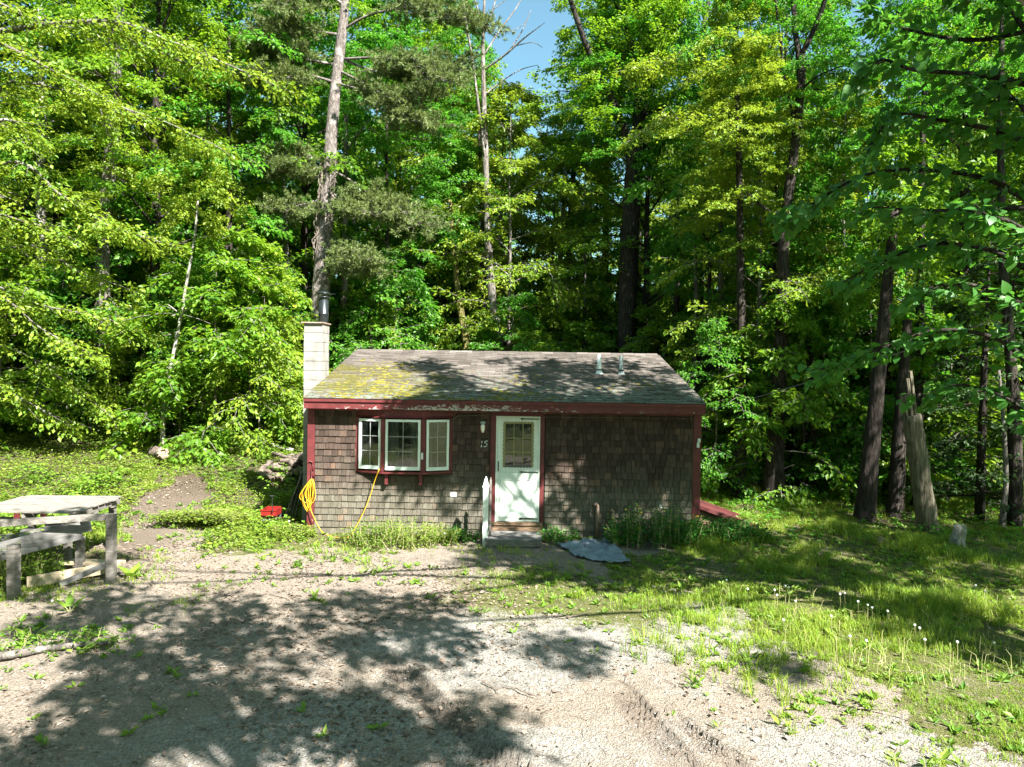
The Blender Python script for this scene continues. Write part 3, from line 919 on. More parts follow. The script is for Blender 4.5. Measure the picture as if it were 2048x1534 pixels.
# storm door in a red casing
DX0, DX1, DZ0, DZ1 = -.30, .575, .287, 2.385
MB().span((DX0 - .105, YF - .026, .08), (DX0 - .0, YF + .06, 2.435)).build('door_casing', M['red'], cabin)
MB().span((DX1, YF - .026, .08), (DX1 + .085, YF + .06, 2.435)).build('door_casing', M['red'], cabin)
MB().span((DX0, YF - .024, DZ1 + .002), (DX1, YF + .06, 2.436)).build('door_casing', M['red'], cabin)
WX0, WX1, WZ0, WZ1 = -.155, .445, 1.375, 2.265
fr = MB()
fr.span((DX0 + .002, YF - .03, DZ0), (DX0 + .032, YF + .02, DZ1)); fr.span((DX1 - .032, YF - .03, DZ0), (DX1 - .002, YF + .02, DZ1)); fr.span((DX0 + .032, YF - .029, DZ1 - .03), (DX1 - .032, YF + .02, DZ1))
dfr = fr.build('door_frame', M['white'], cabin)
d = MB()
a0, a1 = DX0 + .036, DX1 - .036
d.span((a0, YF - .02, DZ0 + .01), (a1, YF + .02, 1.27)); d.span((a0, YF - .02, 1.275), (a1, YF + .02, WZ0)); d.span((a0, YF - .02, WZ1), (a1, YF + .02, DZ1 - .034))
d.span((a0, YF - .02, WZ0), (WX0, YF + .02, WZ1)); d.span((WX1, YF - .02, WZ0), (a1, YF + .02, WZ1))
door = d.build('door', M['white'], cabin)
# raised frame and crossbuck on the lower leaf
pn = MB()
b0, b1, c0, c1 = a0 + .05, a1 - .06, DZ0 + .09, 1.24
for (q0, q1, r0, r1) in ((b0, b0 + .06, c0, c1), (b1 - .06, b1, c0, c1), (b0 + .06, b1 - .06, c0, c0 + .09), (b0 + .06, b1 - .06, c1 - .12, c1)):
    pn.span((q0, YF - .032, r0), (q1, YF - .0205, r1))
pn.build('door_panel', M['white'], door)
xb = MB()
xb.beam((b0 + .08, YF - .027, c1 - .14), (b1 - .08, YF - .027, c0 + .11), .011, .055, up=(0, -1, 0))
xb2 = MB().beam((b1 - .08, YF - .0285, c1 - .14), (b0 + .08, YF - .0285, c0 + .11), .055, .010, up=(0, -1, 0))
xb = MB().beam((b0 + .08, YF - .0265, c1 - .14), (b1 - .08, YF - .0265, c0 + .11), .055, .010, up=(0, -1, 0))
xb.build('crossbuck_board', M['white'], door); xb2.build('crossbuck_board', M['white'], door)
# window of the door: nine panes, cream bars, scalloped trim
for i in range(3):
    for j in range(3):
        x0 = WX0 + .035 + (WX1 - WX0 - .07) * i / 3; x1 = WX0 + .035 + (WX1 - WX0 - .07) * (i + 1) / 3
        z0 = WZ0 + .02 + (WZ1 - WZ0 - .055) * j / 3; z1 = WZ0 + .02 + (WZ1 - WZ0 - .055) * (j + 1) / 3
        MB().span((x0 + .002, YF - .002, z0 + .002), (x1 - .002, YF + .004, z1 - .002)).build('pane', M['glass'], door)
bars = MB()
for i in range(4):
    x0 = WX0 + .035 + (WX1 - WX0 - .07) * i / 3
    bars.span((x0 - .008, YF - .012, WZ0 + .0), (x0 + .008, YF + .002, WZ1 - .02))
for j in range(1, 3):
    z0 = WZ0 + .02 + (WZ1 - WZ0 - .055) * j / 3
    bars.span((WX0 + .01, YF - .011, z0 - .008), (WX1 - .01, YF + .001, z0 + .008))
bars.build('muntin', M['cream'], door)
MB().span((WX0 - .05, YF + .07, .3), (WX1 + .05, YF + .10, WZ1 + .05)).build('inner_door', M['innerdoor'], door)
sc = MB()
def scallop(p0, p1, n, wv, out, m):
    """Strip from p0 to p1 (X, Z) with n scallops toward `out`."""
    p0 = np.array(p0, float); p1 = np.array(p1, float)
    d_ = (p1 - p0) / n; L = np.linalg.norm(d_); t = d_ / L; o_ = np.array(out, float)
    for i in range(n):
        c = p0 + d_ * (i + .5)
        pts = [c - t * L / 2 - o_ * wv, c + t * L / 2 - o_ * wv] + [c + t * L / 2 * math.cos(a) + o_ * .022 * math.sin(a) for a in np.linspace(0, PI, 6)]
        m.prism(pts, (YF - .0265, YF - .0205))
scallop((WX0 + .01, WZ1 - .005), (WX1 - .01, WZ1 - .005), 9, .022, (0, 1), sc)
scallop((WX0 + .012, WZ0 + .02), (WX0 + .012, WZ1 - .03), 11, .018, (-1, 0), sc)
scallop((WX1 - .012, WZ0 + .02), (WX1 - .012, WZ1 - .03), 11, .018, (1, 0), sc)
sc.build('scalloped_trim', M['cream'], door)
sc2 = MB(); scallop((WX0 + .03, WZ0 + .012), (WX1 - .03, WZ0 + .012), 9, .03, (0, -1), sc2)
sc2.build('scalloped_valance', M['greyplank'], door)  # bottom scallops are unlit; their shade is put into this darker colour
for zc in (2.335, 1.283, .355):
    hg = MB().span((DX1 - .36, YF - .036, zc - .009), (DX1 - .03, YF - .0305, zc + .009))
    hg.prism([(DX1 - .40, zc), (DX1 - .355, zc - .022), (DX1 - .33, zc), (DX1 - .355, zc + .022)], (YF - .037, YF - .030))
    hg.build('strap_hinge', M['black'], door)
hd = MB().tube([(DX0 + .055, YF - .02, 1.31), (DX0 + .055, YF - .055, 1.33), (DX0 + .055, YF - .055, 1.45), (DX0 + .055, YF - .02, 1.47)], .009, 6)
hd.span((DX0 + .045, YF - .023, 1.29), (DX0 + .065, YF - .0202, 1.49)); hd.build('handle', M['black'], door)
# rotten sill boards under the door
g = np.random.default_rng(9)
for i, (za, zb, yo) in enumerate(((.225, .283, .04), (.16, .222, .015), (.09, .156, .03))):
    MB().span((DX0 - .1 + .012 * i, YF - yo - .02, za), (DX1 + .08 - .01 * i, YF + .1, zb)).build('sill_board', M['rotwood'], cabin)

# wall lamp, house number, outlet, flood lamp, spigot, pipes, hooks
pa = at(966, 855, YF)
lamp = MB().span((pa.x - .085, YF - .03, pa.z - .1), (pa.x + .085, YF - .016, pa.z + .12)).build('wall_lamp', M['red'], cabin)
MB().lathe([(0, .045), (.03, .04), (.045, 0), (.042, -.06), (.03, -.1), (.02, -.125), (0, -.125)], 12, (pa.x, YF - .085, pa.z + .03)).build('glass_jar', M['jar'], lamp, True)
MB().lathe([(0, .1), (.05, .085), (.055, .05), (.03, .03)], 12, (pa.x, YF - .085, pa.z + .04)).build('lamp_collar', M['galv'], lamp, True)
MB().tube([(pa.x, YF - .03, pa.z + .115), (pa.x, YF - .06, pa.z + .13), (pa.x, YF - .085, pa.z + .12)], .012, 6).build('lamp_arm', M['rust'], lamp)
def stroke(pts, w_, y0, y1):
    m_ = MB()
    for (p, q) in zip(pts[:-1], pts[1:]):
        p = np.array(p, float); q = np.array(q, float); t = (q - p) / np.linalg.norm(q - p); n_ = np.array([-t[1], t[0]])
        a_ = p - t * w_ * .35; b_ = q + t * w_ * .35
        m_.prism([a_ - n_ * w_ / 2, b_ - n_ * w_ / 2, b_ + n_ * w_ / 2, a_ + n_ * w_ / 2], (y0, y1))
    return m_
pn1 = at(963.5, 887.5, YF); pn5 = at(971, 887.5, YF)
sl = .12
def dig(pts, c): return [(c.x + x_ + sl * z_, c.z + z_) for (x_, z_) in pts]
k = 1.0
one = stroke(dig([(-.010, .044), (.001, .058), (0, -.058)], pn1), .016, YF - .034, YF - .018)
q = stroke(dig([(-.012, -.060), (.014, -.060)], pn1), .008, YF - .034, YF - .018); one.add(np.concatenate(q.V), np.concatenate(q.F))
one.build('house_number', M['white'], cabin)
five = stroke(dig([(.03, .056), (-.014, .056), (-.02, .008), (.002, .018), (.026, .008), (.034, -.018), (.024, -.044), (.0, -.058), (-.026, -.05)], pn5), .015, YF - .034, YF - .018)
five.build('house_number', M['white'], cabin)
pa = at(907.5, 988.5, YF)
MB().span((pa.x - .062, YF - .035, pa.z - .042), (pa.x + .062, YF - .015, pa.z + .042)).build('outlet_cover', M['white'], cabin)
pa = at(1396, 887, YF - .06)
fx = MB().box((pa.x, pa.y, pa.z - .03), (.045, .06, .10)); fx.lathe([(0, .07), (.03, .06), (.034, .0), (.022, -.02), (0, -.02)], 10, (pa.x + .012, pa.y - .02, pa.z + .035))
fx.build('flood_lamp', M['white'], cabin)
pa = at(1320, 1011, YF)
MB().lathe([(0, .03), (.02, .03), (.022, .012), (.05, .01), (.055, 0)], 14, (pa.x, YF - .014, pa.z), rot=Matrix.Rotation(PI / 2, 3, 'X').to_quaternion()).build('round_vent', M['galv'], cabin)
for (px, top, lx) in ((1195, 1008, -.07), (1226, 1020, -.045)):
    pa = at(px, top, YF - .1)
    pp = MB().tube([(pa.x + lx, YF - .12, pa.z - .03), (pa.x + lx * .5, YF - .10, pa.z), (pa.x, YF - .09, pa.z - .03), (pa.x, YF - .085, pa.z - .2), (pa.x + .005, YF - .085, .0)], .034, 9)
    pp.build('drain_pipe', M['rust'], cabin, True)
hk = MB()
pa = at(621, 925, YF - .05); pb = at(627, 952, YF - .05)
hk.tube([pa + V3(-.04, 0, .0), pa + V3(-.02, 0, .03), pa + V3(.03, 0, .01), pa + V3(.05, 0, -.06), pa + V3(.02, 0, -.16), pb + V3(-.04, 0, -.02), pb + V3(-.03, -.02, -.1)], .012, 6)
hk.tube([pa + V3(.03, 0, -.1), pa + V3(.09, -.03, -.1)], .01, 5); hk.tube([pb + V3(-.03, 0, .0), pb + V3(.06, -.03, .03)], .01, 5)
hk.build('cord_hook', M['red'], cabin)
# thin pale cable stapled along the bay and under the eave
cb = MB().tube([at(906, 960, YF - .02), at(907, 890, YF - .02), at(906, 840, YF - .03), at(915, 832, YF - .03), at(985, 829, YF - .035)], .006, 4)
cb.tube([at(1085, 834, YF - .035), at(1240, 835, YF - .03), at(1384, 838, YF - .03), at(1386, 900, YF - .02), at(1385, 1000, YF - .02)], .006, 4)
cb.build('stapled_cable', M['greywood'], cabin)

# cellar bulkhead against the right gable
bh = MB()
ztop, xa, xe_ = .60, XR + .02, 5.28
bulk = MB().prism([(xa, -.05), (xe_ - .05, -.05), (xe_ - .05, .05), (xa, ztop - .08)], (14.45, 15.55)).build('cellar_bulkhead', M['rotwood'], cabin)
for (y0, y1) in ((14.33, 14.52), (15.5, 15.66)):
    MB().beam((xa, (y0 + y1) / 2, ztop), (xe_ - .22, (y0 + y1) / 2, ztop - (xe_ - .22 - xa) * .345), y1 - y0, .07).build('bulkhead_rail', M['maroon'], bulk)
for i in range(5):
    y0 = 14.53 + i * .193
    MB().beam((xa, y0 + .094, ztop - .035), (xe_ - .25, y0 + .094, ztop - .035 - (xe_ - .25 - xa) * .345), .185, .035).build('bulkhead_board', M['maroon'], bulk)
for i in range(3):
    y0 = 14.36 + i * .06
    MB().beam((xe_ - .26, y0, ztop - .055 - (xe_ - .26 - xa) * .345), (xe_ + .12 - .05 * i, y0 + .02, .05 + .01 * i), .05, .03).build('broken_board', M['greyplank'], bulk)

# ------------------------------------------------------------------ things round the cabin
def gz(x, y): return float(full_h(np.array([x]), np.array([y]))[0])

# door step and newel post
stp = empty('door_step', (.12, 13.4, 0), 'weathered grey wooden step lying on the ground below the white door', 'step')
z_ = .13
for i in range(4):
    MB().span((-.46, 13.06 + i * .175, z_ - .02 + .003 * (i % 2)), (.60, 13.23 + i * .175, z_ + .02 + .003 * (i % 2))).build('tread_board', M['greyplank'], stp)
MB().span((-.45, 13.062, .02), (.59, 13.10, z_ - .021)).build('front_board', M['greywood'], stp)
for X in (-.44, .55):
    MB().span((X, 13.10, -.02), (X + .045, 13.74, z_ - .022)).build('side_board', M['greywood'], stp)
np_ = ground(972, 1084)
post = empty('newel_post', (np_.x, 13.25, 0), 'white painted post with pointed cap standing left of the door step', 'post')
X = at(971, 1040, 13.25).x; ztop = at(972, 968, 13.25).z
MB().span((X - .05, 13.20, -.05), (X + .05, 13.30, ztop - .06)).build('post_shaft', M['white'], post)
cpb = MB().span((X - .06, 13.19, ztop - .062), (X + .06, 13.31, ztop - .022)); cpb.box((X, 13.25, ztop + .03), (.10, .10, .105), taper=.55); cpb.box((X, 13.25, ztop + .11), (.055, .055, .06), taper=.25)
cpb.build('post_cap', M['white'], post)
slat = MB().span((X + .065, 13.35, .1), (X + .105, 13.40, ztop + .03)); slat.box((X + .085, 13.375, ztop + .07), (.04, .05, .08), taper=.3)
slat.build('baluster', M['greywood'], post)

# yellow extension cord: coil on the hooks, down to the ground and up to the window
def smooth_path(P, n=6):
    P = [np.array(tuple(p), float) for p in P]
    P = [2 * P[0] - P[1]] + P + [2 * P[-1] - P[-2]]
    out = []
    for i in range(1, len(P) - 2):
        for t in np.linspace(0, 1, n, endpoint=False):
            a, b_, c, d_ = P[i - 1], P[i], P[i + 1], P[i + 2]
            out.append(.5 * ((2 * b_) + (-a + c) * t + (2 * a - 5 * b_ + 4 * c - d_) * t ** 2 + (-a + 3 * b_ - 3 * c + d_) * t ** 3))
    out.append(P[-2])
    return out
cord = empty('extension_cord', (-3.9, 13.9, 0), 'yellow extension cord coiled on hooks at the left corner and running up to the window', 'cord')
g = np.random.default_rng(3)
coil = []
c0 = at(619, 985, 13.9)
for k in range(7):
    n_ = 7
    wd = g.uniform(.02, .15); lo = g.uniform(.12, .40); sh_ = g.uniform(-.10, .07)
    yy = 13.93 - .022 * k * .5
    coil += [V3(c0.x + .04 + g.normal() * .012, yy, c0.z + .26 + g.normal() * .01), V3(c0.x + sh_ + wd, yy - .01, c0.z + .02 + g.normal() * .03), V3(c0.x + sh_ + .03, yy, c0.z - lo), V3(c0.x + sh_ - wd, yy - .01, c0.z - .06 + g.normal() * .05)]
coil.append(V3(c0.x + .04, 13.85, c0.z + .25))
MB().tube(smooth_path(coil, 6), .0068, 6).build('cord_coil', M['cord'], cord, True)
run = [V3(c0.x + .04, 13.85, c0.z + .2), at(620, 1010, 13.88), at(628, 1035, 13.86), at(643, 1062, 13.84), at(660, 1074, 13.75), at(680, 1080, 13.6), at(700, 1073, 13.72), at(714, 1050, 13.84), at(729, 1020, 13.86), at(741, 990, 13.86), at(750, 960, 13.82), at(757, 942, 13.74), at(759, 938, 13.80)]
run = [V3(p.x, p.y, max(p.z, gz(p.x, p.y) + .012)) for p in run]
MB().tube(smooth_path(run, 6), .009, 6).build('cord_run', M['cord'], cord, True)

# blue tarp
A_, B_, C_, D_ = [np.array(pix_ground_flat(*p)) for p in ((1120, 1092), (1210, 1084), (1266, 1129), (1150, 1121))]
n_ = 34
u = np.linspace(0, 1, n_); UU, VV = np.meshgrid(u, u)
XY = (A_[None, None] * ((1 - UU) * (1 - VV))[..., None] + B_ * (UU * (1 - VV))[..., None] + C_ * (UU * VV)[..., None] + D_ * ((1 - UU) * VV)[..., None])
XY = XY + .16 * np.stack([fbm(UU * 3.5, VV * 3.5, 5), fbm(UU * 3.5, VV * 3.5, 9)], -1)
hump = .07 * np.exp(-((UU - .55) ** 2 + (VV - .15) ** 2) / .06)
Z = full_h(XY[..., 0], XY[..., 1]) + .025 + hump + .055 * np.abs(fbm(UU * 4 + VV * 3, VV * 9 - UU * 2, 13, 4)) * 2
V_ = np.concatenate([XY, Z[..., None]], -1).reshape(-1, 3)
i = np.arange(n_ - 1)[:, None] * n_; j = np.arange(n_ - 1)[None]
F_ = np.stack([i + j, i + j + 1, i + n_ + j + 1, i + n_ + j], -1).reshape(-1, 4)
V2 = V_.copy(); V2[:, 2] -= .006
n0 = len(V_)
F_ = np.concatenate([F_, F_[:, ::-1] + n0])
tarp = link('tarp', mk_mesh('tarp', np.concatenate([V_, V2]), F_, [M['tarp']], smooth_f=True))
tag(tarp, 'crumpled faded blue tarp lying on the ground right of the door step', 'tarp')

# red toy wagon beside the left wall
wp = ground(537, 1052)
wag = empty('toy_wagon', (wp.x, wp.y, wp.z), 'little red toy wagon with upright black handle left of the cabin corner', 'wagon')
zt = wp.z + .20; hw = .155
MB().span((wp.x - hw, wp.y - .02, zt), (wp.x + hw, wp.y + .0, zt + .12)).span((wp.x - hw, wp.y + .38, zt), (wp.x + hw, wp.y + .4, zt + .12)).span((wp.x - hw, wp.y, zt), (wp.x - hw + .02, wp.y + .38, zt + .12)).span((wp.x + hw - .02, wp.y, zt), (wp.x + hw, wp.y + .38, zt + .12)).span((wp.x - hw, wp.y, zt - .012), (wp.x + hw, wp.y + .4, zt + .001)).build('tray', M['toyred'], wag)
MB().span((wp.x - hw - .012, wp.y - .032, zt + .10), (wp.x + hw + .012, wp.y - .021, zt + .125)).build('tray_rim', M['toyred'], wag)
for sx in (-1, 1):
    for yy in (.06, .33):
        MB().lathe([(0, -.018), (.085, -.018), (.09, 0), (.085, .018), (0, .018)], 14, (wp.x + sx * .15, wp.y + yy, wp.z + .092), rot=Matrix.Rotation(PI / 2, 3, 'Y').to_quaternion()).build('wheel', M['black'], wag)
ax = MB()
for yy in (.06, .33): ax.tube([(wp.x - .16, wp.y + yy, wp.z + .092), (wp.x + .16, wp.y + yy, wp.z + .092)], .01, 6); ax.span((wp.x - .02, wp.y + yy - .02, wp.z + .1), (wp.x + .02, wp.y + yy + .02, zt - .012))
ax.build('axle_frame', M['galv'], wag)
MB().tube([(wp.x + .05, wp.y + .02, zt - .02), (wp.x + .10, wp.y - .06, zt + .1), (wp.x + .085, wp.y - .05, zt + .42)], .01, 6).tube([(wp.x + .04, wp.y - .05, zt + .42), (wp.x + .13, wp.y - .05, zt + .42)], .012, 6).build('wagon_handle', M['black'], wag)

# planks leaning on the left wall behind the wagon
lp = empty('leaning_planks', (-4.6, 15.2, 0), 'weathered planks leaning in the shade against the left side of the cabin', 'planks')
for i in range(4):
    b0 = V3(-4.82 + .05 * i, 14.98 + .12 * i, gz(-4.8, 15)); b1 = V3(-4.455 - .02 * (i % 2), 15.02 + .12 * i, .95 + .1 * (i % 3))
    MB().beam(b0, b1, .10, .022, up=(-1, 0, .4)).build('plank', M['greyplank'], lp)

# log heap, long log, cut log
def log_mesh(L, r0, r1, seed):
    g_ = np.random.default_rng(seed)
    b_ = MB()
    n_ = 6
    P = [(x_, .02 * g_.normal(), .02 * g_.normal()) for x_ in np.linspace(-L / 2, L / 2, n_)]
    b_.tube(P, np.linspace(r0, r1, n_) * (1 + .06 * g_.standard_normal(n_)), 11, 0, .05, True, seed)
    me = b_.mesh('log', [M['log'], M['logend']], True)
    idx = np.array([p.index for p in me.polygons])
    mi = np.zeros(len(me.polygons), np.int32)
    mi[-22:] = 1
    me.polygons.foreach_set('material_index', mi)
    return me
lm = [log_mesh(L, r0, r1, s_) for (L, r0, r1, s_) in ((.8, .075, .065, 1), (1.0, .06, .05, 2), (.65, .095, .085, 3), (1.15, .055, .045, 4), (.75, .08, .07, 5))]
g = np.random.default_rng(21)
pc = ground(562, 962)
for k in range(34):
    lay = 0 if k < 16 else 1 if k < 27 else 2
    x_ = pc.x + g.uniform(-.8, .75) * (1 - .25 * lay) + .15 * lay; y_ = pc.y + g.uniform(-.1, .8) + .25 * lay
    o = link('log', lm[k % 5], None, (x_, y_, hz(x_, y_) + .09 + .17 * lay), (g.uniform(-.2, .2), g.uniform(-.25, .25), g.choice([-.7, -.5, .4, -1.0, 1.3]) + g.normal() * .15))
    tag(o, 'weathered firewood log in the heap behind the left corner of the cabin', 'log', 'firewood logs in the heap')
lg = MB()
p0, p1 = ground(484, 893), ground(586, 896)
p0 = at(484, 889, p0.y); p1 = at(586, 894, p0.y + .2)
for p in (p0, p1): p.z = hz(p.x, p.y) + .16
mid = p0.lerp(p1, .5) + V3(0, 0, .05)
o = MB().tube(smooth_path([p0, p0.lerp(mid, .5) + V3(0, 0, .02), mid, mid.lerp(p1, .5), p1], 4), [.075] * 8 + [.07] * 9, 10, 0, .06, True, 3).build('fallen_log', M['bark_pale'], None, True)
tag(o, 'long pale fallen log lying behind the firewood heap', 'log')
p0 = ground(318, 918)
o = link('cut_log', log_mesh(.75, .15, .15, 9), None, (p0.x, p0.y, p0.z + .14), (0, 0, -.75))
tag(o, 'thick cut log with its brown end showing on the sunlit bank', 'log')
# lichened branch, lower left
pts = [ground(-60, 1335), ground(20, 1322), ground(90, 1310), ground(160, 1304), ground(215, 1300)]
pts = [p + V3(0, 0, .055 + .01 * (i % 2)) for i, p in enumerate(pts)]
o = MB().tube(smooth_path(pts, 4), np.linspace(.055, .03, 17), 9, 0, .08, True, 5).build('fallen_branch', M['bark'], None, True)
tag(o, 'grey lichen covered branch lying in the leaf litter at lower left', 'branch')
# small sticks on the yard
g = np.random.default_rng(77)
for k, (px, py, ln, an) in enumerate(((590, 1330, .45, -.7), (1150, 1240, .5, .5), (1240, 1295, .35, -.5), (980, 1385, .3, -.9), (1040, 1395, .4, -.6), (560, 1200, .5, -.6), (760, 1240, .35, .8), (1700, 1420, .9, -.55), (300, 1250, .7, -.6), (880, 1090, .5, .5))):
    p = ground(px, py)
    P = [p + V3(math.cos(an), math.sin(an), 0) * ln * t + V3(g.normal() * .012, g.normal() * .012, .022 + .01 * g.uniform()) for t in np.linspace(-.5, .5, 5)]
    o = MB().tube(P, [.006, .008, .009, .007, .004], 5).build('stick', M['twig'])
    tag(o, ('stick on the shaded gravel left of centre', 'stick on the sunny gravel below the tarp', 'stick on the gravel right of and below the tarp', 'stick beside the left tyre rut', 'stick at the head of the right tyre rut', 'stick in front of the weed clump under the bay window',
            'stick in the leaf litter before the door step', 'long dry stick along the edge of the right-hand grass', 'stick in the litter near the ramp post', 'stick close to the weeds left of the door step')[k], 'stick', 'sticks on the yard')

# corrugated hose at the foot of the wall
hp = [at(1298, 1078, 13.6), at(1308, 1086, 13.55), at(1325, 1089, 13.5), at(1345, 1090, 13.45)]
pth = smooth_path(hp, 14)
o = MB().tube(pth, [.024 + .007 * (i % 2) for i in range(len(pth))], 8).build('drain_hose', M['hose'])
tag(o, 'short ribbed grey hose lying among weeds at the foot of the shingled wall', 'hose')
for v in o.data.vertices: v.co.z = max(v.co.z, .01)

# ------------------------------------------------------------------ left: table on legs and timber ramp frame
TX0, TX1, TY0, TY1, TZ = -8.45, -6.80, 11.0, 12.40, .98
tab = empty('plank_table', (-7.6, 11.7, 0), 'sunlit weathered plank table on post legs at the left edge of the yard', 'table')
g = np.random.default_rng(6)
for i in range(8):
    y0 = TY0 + i * (TY1 - TY0) / 8
    dz = g.uniform(-.006, .008, 2); dy = g.uniform(-.008, .008, 2)
    MB().beam((TX0 - g.uniform(0, .04), y0 + .08 + dy[0], TZ - .012 + dz[0]), (TX1 + g.uniform(-.05, .03), y0 + .08 + dy[1], TZ - .012 + dz[1]), .146, .024).build('tabletop_plank', M['deckwood'], tab)
for i, X in enumerate((TX1 - .07, (TX0 + TX1) / 2, TX0 + .1)):
    MB().span((X - .02, TY0 + .02, TZ - .125), (X + .02, TY1 - .02, TZ - .027)).build('stringer', M['greywood'], tab)
for i in range(3):
    MB().span((TX0, TY0 + .1 + i * .5, TZ - .15), (TX1 - .02, TY0 + .19 + i * .5, TZ - .128)).build('bottom_slat', M['greywood'], tab)
for i, X in enumerate((-7.34, -7.75)):
    MB().span((X, TY0 + .0, TZ - .126), (X + .09, TY0 + .019, TZ - .03)).build('red_block', M['red'], tab)
for (X, Y) in ((TX1 - .14, TY0 + .06), (TX1 - .14, TY1 - .1), (TX0 + .1, TY0 + .06), (TX0 + .1, TY1 - .1)):
    MB().span((X - .045, Y - .045, -.1), (X + .045, Y + .045, TZ - .152)).build('table_leg', M['greywood'], tab)

rmp = empty('ramp_frame', (-6.6, 10.3, 0), 'grey timber ramp frame with posts, rail and wide side plank before the table', 'ramp')
PR = V3(-6.02, 10.64, 0); PL = V3(-6.94, 9.85, 0)
for (p, zt, w_) in ((PR, 1.04, .055), (PL, .76, .06)):
    MB().span((p.x - w_, p.y - w_, -.1), (p.x + w_, p.y + w_, zt)).build('post', M['greywood'], rmp)
MB().span((-6.17, 10.60, .985), (-6.17 + .001, 10.61, .99)).V
MB().beam((-8.3, 9.75, .985), (PR.x - .05, PR.y + .02, 1.0), .035, .10).build('rail', M['deckwood'], rmp)
MB().beam((-8.6, 9.45, .28), (-6.52, 10.72, .77), .04, .26).build('side_plank', M['greyplank'], rmp)
MB().beam((-8.2, 10.5, .45), (-6.75, 11.35, .72), .04, .22).build('side_plank', M['greyplank'], rmp)
for i in range(7):
    t = i / 7
    a = V3(-8.5, 9.55, .40).lerp(V3(-6.6, 10.75, .78), t); b_ = a + V3(-.55, .85, -.03)
    MB().beam(a, b_, .21, .03).build('ramp_board', M['greyplank'], rmp)
pq = [ground(*p) for p in ((135, 1137), (205, 1135))]
MB().beam((-7.1, 11.02, .20), (PR.x - .03, 10.98, .20), .22, .04).build('lower_board', M['palewood'], rmp)
MB().beam((PR.x - .06, PR.y + .02, .28), (-6.62, 10.36, .05), .05, .08).build('brace', M['greyplank'], rmp)
MB().beam((-7.0, 10.2, .12), (-6.3, 10.95, .12), .04, .16).build('base_board', M['palewood'], rmp)
MB().span((-6.70, 10.85, -.05), (-6.60, 10.95, .62)).build('post', M['greywood'], rmp)
# pole lying by the yard edge etc. : utility wire
wp0 = V3(XR + .03, 14.2, 2.5); wp1 = at(2048, 585, 8.0) ; wp2 = wp1 + (wp1 - wp0) * .8
P = [wp0 + (wp2 - wp0) * t + V3(0, 0, -.8 * t * (1 - t)) for t in np.linspace(0, 1, 24)]
o = MB().tube(P, .007, 5).build('service_wire', M['wire'])
tag(o, 'thin service wire running from the right gable end up to the right edge', 'wire')

# ------------------------------------------------------------------ foliage tools
def nrm(a):
    return a / (np.linalg.norm(a, axis=-1, keepdims=True) + 1e-9)

class Leaves:
    """Gathers leaf blades: base point, direction, normal, length."""
    def __init__(s): s.p = []; s.d = []; s.n = []; s.l = []; s.w = []
    def add(s, p, d, n, l, w=.62):
        s.p.append(p); s.d.append(nrm(d)); s.n.append(n); s.l.append(np.broadcast_to(l, (len(p),)).astype(float)); s.w.append(np.broadcast_to(w, (len(p),)).astype(float))
    def count(s): return sum(len(p) for p in s.p)
    def arrays(s):
        p = np.concatenate(s.p); d = np.concatenate(s.d); n = np.concatenate(s.n); l = np.concatenate(s.l); w = np.concatenate(s.w)
        n = nrm(n - (n * d).sum(1, keepdims=True) * d)
        sd = np.cross(d, n)
        L = l[:, None]; W = (l * w * .5)[:, None]
        a = p + d * L * .42 + sd * W + n * L * .07
        b = p + d * L * .42 - sd * W + n * L * .07
        t = p + d * L - n * L * .06
        V = np.stack([p, a, t, b], 1).reshape(-1, 3)
        k = np.arange(len(p))[:, None] * 4
        F = np.concatenate([k + np.array([[0, 2, 1]]), k + np.array([[0, 3, 2]])], 1).reshape(-1, 3)
        return V, F
    def mesh(s, name, m):
        V, F = s.arrays()
        return mk_mesh(name, V, F, [m])

def sprays(g, L, P0, P1, n, spread, ls, droop=.25, flat=.06, up=None):
    """Leaves along M twigs P0->P1 (M,3), in a mostly level fan around each twig."""
    M_ = len(P0)
    t = g.uniform(.08, 1.06, (M_, n, 1))
    T = nrm(P1 - P0)[:, None]
    side = nrm(np.cross(T, np.array([0, 0, 1.0])) + 1e-6)
    u = g.uniform(-1, 1, (M_, n, 1))
    p = P0[:, None] + (P1 - P0)[:, None] * t + side * u * spread * (1.05 - .55 * t) + np.array([0, 0, 1.0]) * (g.normal(0, flat, (M_, n, 1)) - droop * spread * np.abs(u) * .5)
    d = T * .55 + side * np.sign(u) * .75 + g.normal(0, .38, (M_, n, 3)) + np.array([0, 0, -.38])
    nn = np.array([0, 0, 1.0]) + g.normal(0, .42, (M_, n, 3))
    l = ls * g.uniform(.45, 1.45, (M_, n))
    L.add(p.reshape(-1, 3), d.reshape(-1, 3), nn.reshape(-1, 3), l.reshape(-1))

